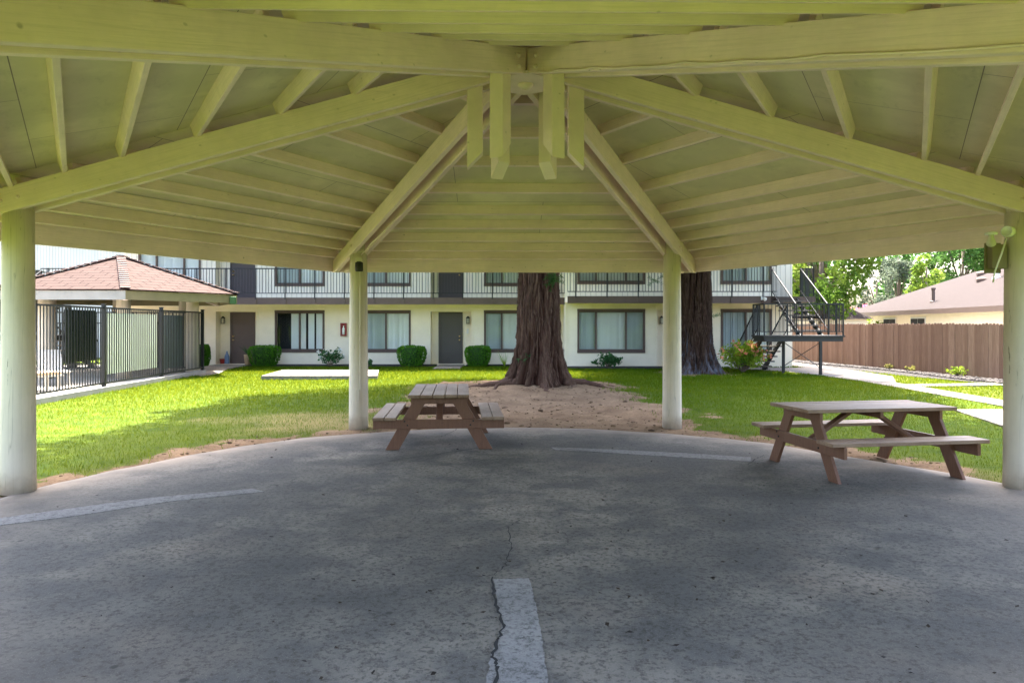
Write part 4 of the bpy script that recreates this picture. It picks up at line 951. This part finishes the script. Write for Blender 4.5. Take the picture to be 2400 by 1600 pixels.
def fpanel(z0, z1, y0, y1, mat, name, label, wav=0):
    b = MB(); n = 24; P = []
    for i in range(n+1):
        t = i/n; z = z0 + (z1-z0)*t; x = -.035 - .012*wav*(1+sin(t*34)); P.append((x, z-15))
    for i in range(n): b.quad((*P[i], y0), (*P[i+1], y0), (*P[i+1], y1), (*P[i], y1)); b.quad((P[i][0]-.008, P[i][1], y0), (P[i][0]-.008, P[i][1], y1), (P[i+1][0]-.008, P[i+1][1], y1), (P[i+1][0]-.008, P[i+1][1], y0))
    o = b.build(name, mat, None, fix=False); o.location = (FX, 15, 0); o.rotation_euler = (0, 0, FT); return tag(o, label, 'privacy panel')
fpanel(15.75, 17.05, .78, 1.95, M_shadecloth, 'privacy_panel', 'glossy black sheet tied behind the fence bars', 1)
fpanel(17.5, 20.4, .42, 1.9, M_palecloth, 'privacy_panel', 'pale green sheet fixed behind the middle fence bay')
fpanel(20.75, 22.2, .35, 1.9, M_mesh, 'privacy_panel', 'dark mesh sheet behind the farthest fence bay')
# far pool fence
pf = T('metal_fence', 'far black picket fence at the back of the pool area', 'fence', (-16, 26.5, 0)); b = MB(); b.box(-9,3.6,-.02,.02,.2,.24); b.box(-9,3.6,-.02,.02,1.66,1.7)
for k in range(110): b.box(-9+k*.115-.008,-9+k*.115+.008,-.008,.008,.05,1.66)
b.build('panel', M_iron, pf)
for k in range(5): MB().box(-9+k*3-.04,-9+k*3+.04,-.04,.04,0,1.75).build('post', M_iron, pf)
def lounge(loc, rz, label, cush):
    g = T('pool_chair', label, 'pool chair', loc, rz, 'pale pool chairs behind the fence')
    b = MB(); b.box(-.3,.3,-.9,.25,.34,.38); b.hexa([(-.3,.25,.34),(.3,.25,.34),(.3,.29,.38),(-.3,.29,.38)], [(-.3,.75,.86),(.3,.75,.86),(.3,.79,.9),(-.3,.79,.9)]); b.build('frame', M_plast, g)
    for x in (-.27,.27):
        for y in (-.8,.2): MB().bar((x,y,0),(x*.95,y,.35),.05,.05).build('leg', M_plast, g)
    if cush: b = MB(); b.box(-.27,.27,-.85,.22,.382,.45); b.hexa([(-.27,.22,.385),(.27,.22,.385),(.27,.3,.45),(-.27,.3,.45)], [(-.27,.70,.88),(.27,.70,.88),(.27,.74,.94),(-.27,.74,.94)]); b.build('cushion', M_cush, g, .02)
lounge((-11.6,17.0,.03), R_(150), 'white pool chair with tan cushion nearest the fence', True)
lounge((-12.3,19.4,.03), R_(40), 'bare white pool chair under the small shelter', False)
lounge((-12.0,16.2,.03), R_(200), 'tan cushioned pool chair at the left edge behind the fence', True)
g = T('stone_block', 'low tan block seat near the pool fence', 'block seat', (-11.3, 15.9, .03)); MB().box(-.35,.35,-.3,.3,0,.42).build('block', M_cush, g, .03); MB().box(-.37,.37,-.32,.32,.42,.5).build('block_top', M_kerb, g, .02)

# ------------------------------------------------------------------ brown wooden fence and house at right
wf = T('wooden_fence', 'brown dog eared wooden fence along the gravel strip', 'fence', (0,0,0))
P0, P1 = Vector((12.55, 34.5, 0)), Vector((14.95, 13.0, 0)); D = (P1-P0); LF = D.length; D.normalize(); N = Vector((-D.y, D.x, 0))
if N.x > 0: N = -N
rr = random.Random(9); b = MB(); s = 0
while s < LF:
    if abs(s-14.75) < .16: s += .18; continue
    wd = .138; h = 1.66 + rr.uniform(-.02, .02); off = N*rr.uniform(0, .012); a = P0 + D*s + off; c = P0 + D*(s+wd-.005) + off; z0 = rr.uniform(.01, .04); th = -N*.018; z_ = Vector((0,0,1)); e = D*.03
    poly = [a+z_*z0, c+z_*z0, c+z_*(h-.05), c-e+z_*h, a+e+z_*h, a+z_*(h-.05)]; b.hexa(poly, [p+th for p in poly]); s += wd
b.build('boards', M_fence, wf)
for z in (.35, 1.35): b = MB(); b.bar(P0 - N*.045 + Vector((0,0,z)), P1 - N*.045 + Vector((0,0,z)), .05, .09); b.build('rail', M_fence, wf)
q = P0 + D*14.75; g = T('gate_post', 'white gate post with blue foot in the wooden fence gap', 'post', (q.x, q.y, 0)); MB().box(-.05,.05,-.05,.05,.62,1.6).build('post', M_whitep, g); MB().box(-.05,.05,-.05,.05,.0,.62).build('post_foot', M_bluepl, g)
b = MB(); [b.box(-.075,-.05,-.03,.03,z,z+.1) for z in (.8,1.35)]; b.build('hinge', M_iron, g)
struct(sheet([(14.3,34),(15.4,14),(60,14),(60,90),(20,90)], -.1, .05).build('yard', M_path))
# rocks of the gravel strip
r = random.Random(4); vv = []; fc = []
ico = [(0,0,1),(.894,0,.447),(.276,.851,.447),(-.724,.526,.447),(-.724,-.526,.447),(.276,-.851,.447),(.724,.526,-.447),(-.276,.851,-.447),(-.894,0,-.447),(-.276,-.851,-.447),(.724,-.526,-.447),(0,0,-1)]
icf = [(0,1,2),(0,2,3),(0,3,4),(0,4,5),(0,5,1),(1,6,2),(2,7,3),(3,8,4),(4,9,5),(5,10,1),(6,7,2),(7,8,3),(8,9,4),(9,10,5),(10,6,1),(11,7,6),(11,8,7),(11,9,8),(11,10,9),(11,6,10)]
for _ in range(2400):
    t = r.uniform(.0, 1); p = P0 + D*(t*16.5) + N*(r.uniform(.05, 1.05)*(.75+.25*sin(t*9))); sc = r.uniform(.025, .065); n0 = len(vv)
    vv += [(p.x + a*sc*r.uniform(.7,1.3), p.y + b_*sc*r.uniform(.7,1.3), .045 + c*sc*.6) for a, b_, c in ico]; fc += [(x+n0, y+n0, z+n0) for x, y, z in icf]
struct(np_mesh('gravel', M_rock, np.array(vv), np.array(fc)), 'stuff')
# house
hd = Vector((.141,.99,0)).normalized(); hn = Vector((.99,-.141,0)).normalized(); C0 = Vector((25.6, 56, 0)); HL, HW = 40, 13
ho = T('house', 'single storey cream house with brown hip roof beyond the wooden fence', 'house', (C0.x, C0.y, 0))
def HP(a, n, z): return hn*n - hd*a + Vector((0,0,z))
ze, zr = 2.50, 5.2
e = [HP(0,0,ze), HP(HL,0,ze), HP(HL,HW,ze), HP(0,HW,ze), HP(HW/2,HW/2,zr), HP(HL-HW/2,HW/2,zr)]
b = MB(); b.add(e, [(0,4,5,1),(0,3,4),(3,2,5,4),(1,5,2),(0,1,2,3)]); o = b.build('roof', M_shingle2, ho); set_uv(o, lambda co, no: (co.dot(hd) if abs(no.dot(hn)) > .2 else co.dot(hn), co.dot(hn) if abs(no.dot(hn)) > .2 else co.dot(hd)))
b = MB(); b.hexa([HP(-.01,-.02,ze-.26), HP(HL+.01,-.02,ze-.26), HP(HL+.01,.04,ze-.26), HP(-.01,.04,ze-.26)], [HP(-.01,-.02,ze+.01), HP(HL+.01,-.02,ze+.01), HP(HL+.01,.04,ze+.01), HP(-.01,.04,ze+.01)]); b.build('fascia', M_brown, ho)
b = MB(); b.hexa([HP(.7,.8,0), HP(HL-.5,.8,0), HP(HL-.5,HW-.6,0), HP(.7,HW-.6,0)], [HP(.7,.8,ze-.05), HP(HL-.5,.8,ze-.05), HP(HL-.5,HW-.6,ze-.05), HP(.7,HW-.6,ze-.05)]); b.build('wall', M_wall, ho)
for a in (6.2, 10.8):
    b = MB(); b.hexa([HP(a,.76,1.0), HP(a+2.2,.76,1.0), HP(a+2.2,.79,1.0), HP(a,.79,1.0)], [HP(a,.76,2.1), HP(a+2.2,.76,2.1), HP(a+2.2,.79,2.1), HP(a,.79,2.1)]); o = b.build('window', M_whitep, ho)
    b = MB(); 
    for k in (0, 1): b.hexa([HP(a+.1+k*1.05,.73,1.1), HP(a+1.05+k*1.05,.73,1.1), HP(a+1.05+k*1.05,.755,1.1), HP(a+.1+k*1.05,.755,1.1)], [HP(a+.1+k*1.05,.73,2.0), HP(a+1.05+k*1.05,.73,2.0), HP(a+1.05+k*1.05,.755,2.0), HP(a+.1+k*1.05,.755,2.0)])
    b.build('pane', M_room, o)
VP1 = ((13.0, 1.2, .8, .09), (13.4, 4.5, 1.0, .13)); VP2 = ((12.2, 4.2), (9.4, 5.5))
def roofz(n): return ze + (zr-ze)*n/(HW/2)
for a, n, hgt, rad in VP1:
    b = MB(); p = HP(a, n, roofz(n)-.1); b.lathe([(rad*2.2,0),(rad*2,.12),(rad,.16),(rad,hgt),(rad*1.5,hgt+.02),(rad*1.4,hgt+.12)], 12, p); b.build('vent_pipe', M_whitep if rad > .1 else M_brown, ho)
for a, n in VP2:
    b = MB(); p = HP(a, n, roofz(n)); b.lathe([(.28,-.05),(.28,.12),(.2,.2),(.05,.24)], 10, p); b.build('roof_vent', M_clay, ho)
# low roof far behind stairs
g = T('garden_shed', 'low pale roofed shed glimpsed behind the stair railing', 'shed', (20.5, 46, 0)); MB().box(-3,2,0,3,0,2.0).build('wall', M_wall, g); b = MB(); b.hexa([(-3.3,-.4,2.0),(2.3,-.4,2.0),(2.3,3.4,2.0),(-3.3,3.4,2.0)],[(-1.6,1.2,3.1),(.6,1.2,3.1),(.6,1.8,3.1),(-1.6,1.8,3.1)]); o = b.build('roof', M_shingle2, g); set_uv(o, lambda co, no: (co.x, co.y))

# ------------------------------------------------------------------ planting
def box_bush(x, y, wd, hgt, label, seed):
    g = T('boxwood_bush', label, 'bush', (x, y, 0), 0, 'clipped boxwood bushes along the facade')
    n = 5200; P = rng.uniform(-1, 1, (n, 3)); ax = rng.integers(0, 3, n); sg = rng.choice([-1, 1], n); P[np.arange(n), ax] = sg*rng.uniform(.86, 1.0, n)
    r_ = (np.abs(P)**4).sum(1)**.25; P = P/r_[:, None]*np.clip(rng.uniform(.9, 1.02, n), 0, 2)[:, None]
    tp = .80 + .2*np.clip((P[:, 2]+1)/1.2, 0, 1); P = np.stack([P[:, 0]*wd/2*tp, P[:, 1]*wd*.42*tp, (P[:, 2]*.5+.5)*hgt+.02], 1)
    P += (fbm(P[:, 0]*9+seed, P[:, 2]*9+P[:, 1]*5, seed)-.47)[:, None]*.06
    v, f = leaf_quads(P, .05, 0, .6); np_mesh('foliage', M_box, v, f, g)
    b = MB(); b.tube([(0,0,0),(0,0,hgt*.45)], [.05,.04], 8)
    b.lathe([(wd*.30,.08),(wd*.38,hgt*.5),(wd*.41,hgt*.92),(wd*.1,hgt*.95)], 14); b.build('core', plain('bush_core', (.02,.055,.01), 1), g)
ZB = 28.0
for k, (xa, xb, top, lb) in enumerate(((585,655,810,'clipped green boxwood bush in front of the taupe door'), (931,999,811,'clipped boxwood bush below the window left of the dark door'), (1089,1151,811,'clipped boxwood bush between dark door and redwood trunk'), (462,492,809,'rounded boxwood bush beside the end of the black fence'))):
    box_bush(PX((xa+xb)/2, ZB), ZB, (xb-xa)/FPX*ZB, PH(top, ZB), lb, k*3.3)
def leafy(name, label, cat, pos, wd, hgt, n, leaf, mat, flower=None, nf=0, fs=.05, stems=9, group=None, seed=1):
    g = T(name, label, cat, (pos[0], pos[1], pos[2] if len(pos) > 2 else 0), 0, group); r = random.Random(seed); cs = []; b = MB(); tips = []
    for k in range(stems):
        a = r.uniform(0, 2*pi); q = r.uniform(.1, 1)**.7; x, y, z = cos(a)*q*wd/2, sin(a)*q*wd/2, hgt*r.uniform(.55, 1)*(1-.35*q)
        b.tube([(0,0,0), (x*.5, y*.5, z*.6), (x, y, z)], [.012,.01,.005], 5)
        for t in (.5, .75, 1): cs.append((x*t, y*t, z*(.3+.7*t), wd*.13))
        tips.append((x*1.12, y*1.12, z*1.06, wd*.07))
    b.build('stem', M_twig, g); crown(g, 'foliage', mat, cs, n, leaf, (1,1,1), .6)
    if flower: crown(g, 'flower', flower, tips, nf, fs, (1.2,1.2,1.2), .9)
    return g
leafy('rose_bush', 'rose bush with white blooms under the first window', 'rose bush', (PX(773,ZB), ZB), .98, .85, 520, .10, M_rose, M_white_p, 60, .10, 14, None, 5)
leafy('small_shrub', 'small dark green shrub just right of the far left shelter post', 'shrub', (PX(869,ZB), ZB), .35, .32, 90, .10, M_rose, None, 0, .1, 7, None, 6)
leafy('leafy_shrub', 'loose green shrub under the three pane window right of the trunk', 'shrub', (PX(1424,27.0), 27.0), 1.15, .62, 420, .12, M_rose, None, 0, .1, 12, None, 7)
leafy('lantana_bush', 'bright green bush with pink and orange flowers beside the stairs', 'flowering bush', (PX(1742,24.5), 24.5), 1.55, 1.12, 3600, .085, M_lant, M_pink, 98, .15, 26, None, 8)
g = T('spiky_plant', 'spiky potted plant standing before the taupe door behind the boxwood', 'potted plant', (PX(581,28.6), 28.6, .05)); b = MB(); r = random.Random(2)
for k in range(26):
    a = r.uniform(0, 2*pi); L = r.uniform(.3, .55); b.add([(0.012*sin(a),-.012*cos(a),.4),(-.012*sin(a),.012*cos(a),.4),(cos(a)*L*.8, sin(a)*L*.8, .4+L*.75)], [(0,1,2)])
b.build('leaves', M_rose, g, fix=False); b = MB(); b.lathe([(.11,0),(.15,.35),(.16,.4),(.13,.4),(.12,.36)], 14); b.build('pot', M_cush, g, 0, True)
g = T('iris_clump', 'clump of long green blades at the left foot of the redwood', 'plant', (PX(1183,27.6), 27.6, .04)); b = MB()
for k in range(16):
    a = r.uniform(0, 2*pi); L = r.uniform(.35, .75); b.add([(.02*sin(a),-.02*cos(a),0),(-.02*sin(a),.02*cos(a),0),(cos(a)*L*.5-.1, sin(a)*L*.3, L)], [(0,1,2)])
b.build('leaves', M_lant, g, fix=False)
for k, (x, y, wd, hh, lb) in enumerate(((1951,849,.42,.5,'taller yellow green plant at the far end of the gravel strip'), (2001,858,.32,.28,'sparse dry little plant second along the gravel strip'), (2059,862,.48,.40,'round bright green plant midway along the gravel strip'), (2082,868,.3,.2,'tiny dry plant beside the round green one in gravel'), (2137,874,.34,.22,'low straw coloured plant in the gravel by the fence'), (2246,886,.62,.36,'spreading yellow green plant nearest in the gravel strip'))):
    p = gp(x, y); leafy('gravel_plant', lb, 'plant', (p[0], p[1], .04), wd, hh, 150, .09, M_bright if k in (0, 2, 5) else M_drygrass, None, 0, .1, 10, 'plants along the gravel strip', 20+k)

def tree(name, label, pos, H, trunk_h, cs_fn, n, leaf, mat, seed, spread=(1,1,1), tr=.22):
    g = T(name, label, 'tree', (pos[0], pos[1], 0), 0); r = random.Random(seed); cs = cs_fn(r); b = MB()
    b.tube([(0,0,0),(r.uniform(-.1,.1),0,trunk_h*.5),(r.uniform(-.2,.2),r.uniform(-.2,.2),trunk_h),(0,0,H*.8)], [tr*1.3, tr, tr*.85, tr*.25], 9); b.build('trunk', M_trunk, g, 0, True)
    b = MB()
    for c in cs[::3]: z0 = trunk_h + (c[2]-trunk_h)*.3; b.tube([(0,0,max(trunk_h*.7, z0-.8)), (c[0]*.5, c[1]*.5, z0 + (c[2]-z0)*.55), c[:3]], [tr*.45, tr*.25, .02], 5)
    b.build('limb', M_trunk, g, 0, True); crown(g, 'crown', mat, cs, n, leaf, spread, .75); return g
def round_cs(R, z0, z1, m, cr):
    def fn(r):
        out = []
        for _ in range(m):
            a = r.uniform(0, 2*pi); t = r.random(); z = z0 + (z1-z0)*t; q = R*math.sqrt(max(.05, 1-(2*t-1)**2*.8))*math.sqrt(r.uniform(.15, 1)); out.append((cos(a)*q, sin(a)*q, z, cr*r.uniform(.6, 1.25)))
        return out
    return fn
tree('broad_tree', 'bright green broadleaf tree behind the stairs', (PX(1925,46), 46), 10, 2.4, round_cs(3.6, 2.9, 9.5, 60, .9), 7000, .30, M_maple, 3)
tree('broad_tree', 'bright broadleaf tree rising left of the house roof ridge', (PX(1830,52), 52), 11, 2.4, round_cs(3.4, 3.0, 10, 60, 1.0), 7000, .32, M_maple, 4)
tree('grey_tree', 'feathery grey green tree between two leafy trees above the roof', (PX(2105,78), 78), 11, 3.0, round_cs(2.7, 2.6, 8.2, 26, .7), 2800, .30, M_olive, 5, (.9,.9,1.4))
tree('grey_tree', 'slim grey green tree left of the feathery tree', (PX(2055,84), 84), 9, 3.0, round_cs(2.2, 2.6, 8.2, 22, .7), 2400, .30, M_olive, 15, (.9,.9,1.4))
tree('dark_tree', 'dark green leafy tree above the house ridge at right', (PX(2255,80), 80), 13, 3.5, round_cs(4.2, 5.4, 13, 52, 1.25), 6500, .42, M_dark, 6)
tree('dark_tree', 'yellow green tree touching the dark tree on its left', (PX(2172,74), 74), 9.5, 3.2, round_cs(1.6, 3.4, 8.4, 15, .8), 1300, .38, M_maple, 7)
tree('flowering_tree', 'small tree with magenta blossoms above the low end of roof', (PX(1990,60), 60), 4.0, 1.8, round_cs(1.8, 2.0, 3.4, 16, .5), 900, .22, M_maple, 9)
o = COL.objects[-1]; 
fl = T('blossom_shrub', 'magenta blossom shrub peeking over the far roof edge', 'shrub', (PX(2000,59), 59, 0)); b = MB(); b.tube([(0,0,0),(0,0,2.6)], [.08,.04], 6); b.build('stem', M_trunk, fl)
crown(fl, 'flower', M_magenta, [(-.6,0,2.9,.45),(.3,0,2.8,.35),(1.0,0,3.1,.25),(-1.4,.2,2.5,.35),(-2.6,.2,2.6,.3),(-3.6,.1,2.55,.3)], 95, .34)
crown(fl, 'foliage', M_bright, [(-.3,0,2.2,.7),(-2.2,0,1.9,.7),(-3.4,0,1.8,.8),(.9,0,2.0,.5)], 700, .2)
hedge = T('hedge', 'yellow green hedge over the fence behind the stair landing', 'hedge', (PX(1960,50), 50, 0)); b = MB(); b.tube([(0,0,0),(0,0,1.6)], [.1,.05], 6); b.build('stem', M_trunk, hedge)
crown(hedge, 'foliage', M_bright, [(x*.5, 0, 1.4+.35*sin(x*2.1), .55) for x in range(-6, 7)], 2600, .18)
# far tree belt closing the horizon at left and behind
for k, (x, y, s) in enumerate(((-38,70,1.2),(-30,64,1.0),(-46,60,1.1),(40,95,1.2),(52,90,1.3),(60,70,1.2))):
    tree('dark_tree', ['tall dark tree farthest back at left','dark tree behind the white sided building','dark tree at the far left edge of the place','dark tree far behind the house, left one','dark tree far behind the house, middle one','dark tree far behind the house, nearest one'][k], (x, y), 11*s, 3, round_cs(4.5*s, 3, 11*s, 40, 1.5), 3000, .6, M_dark, 30+k)
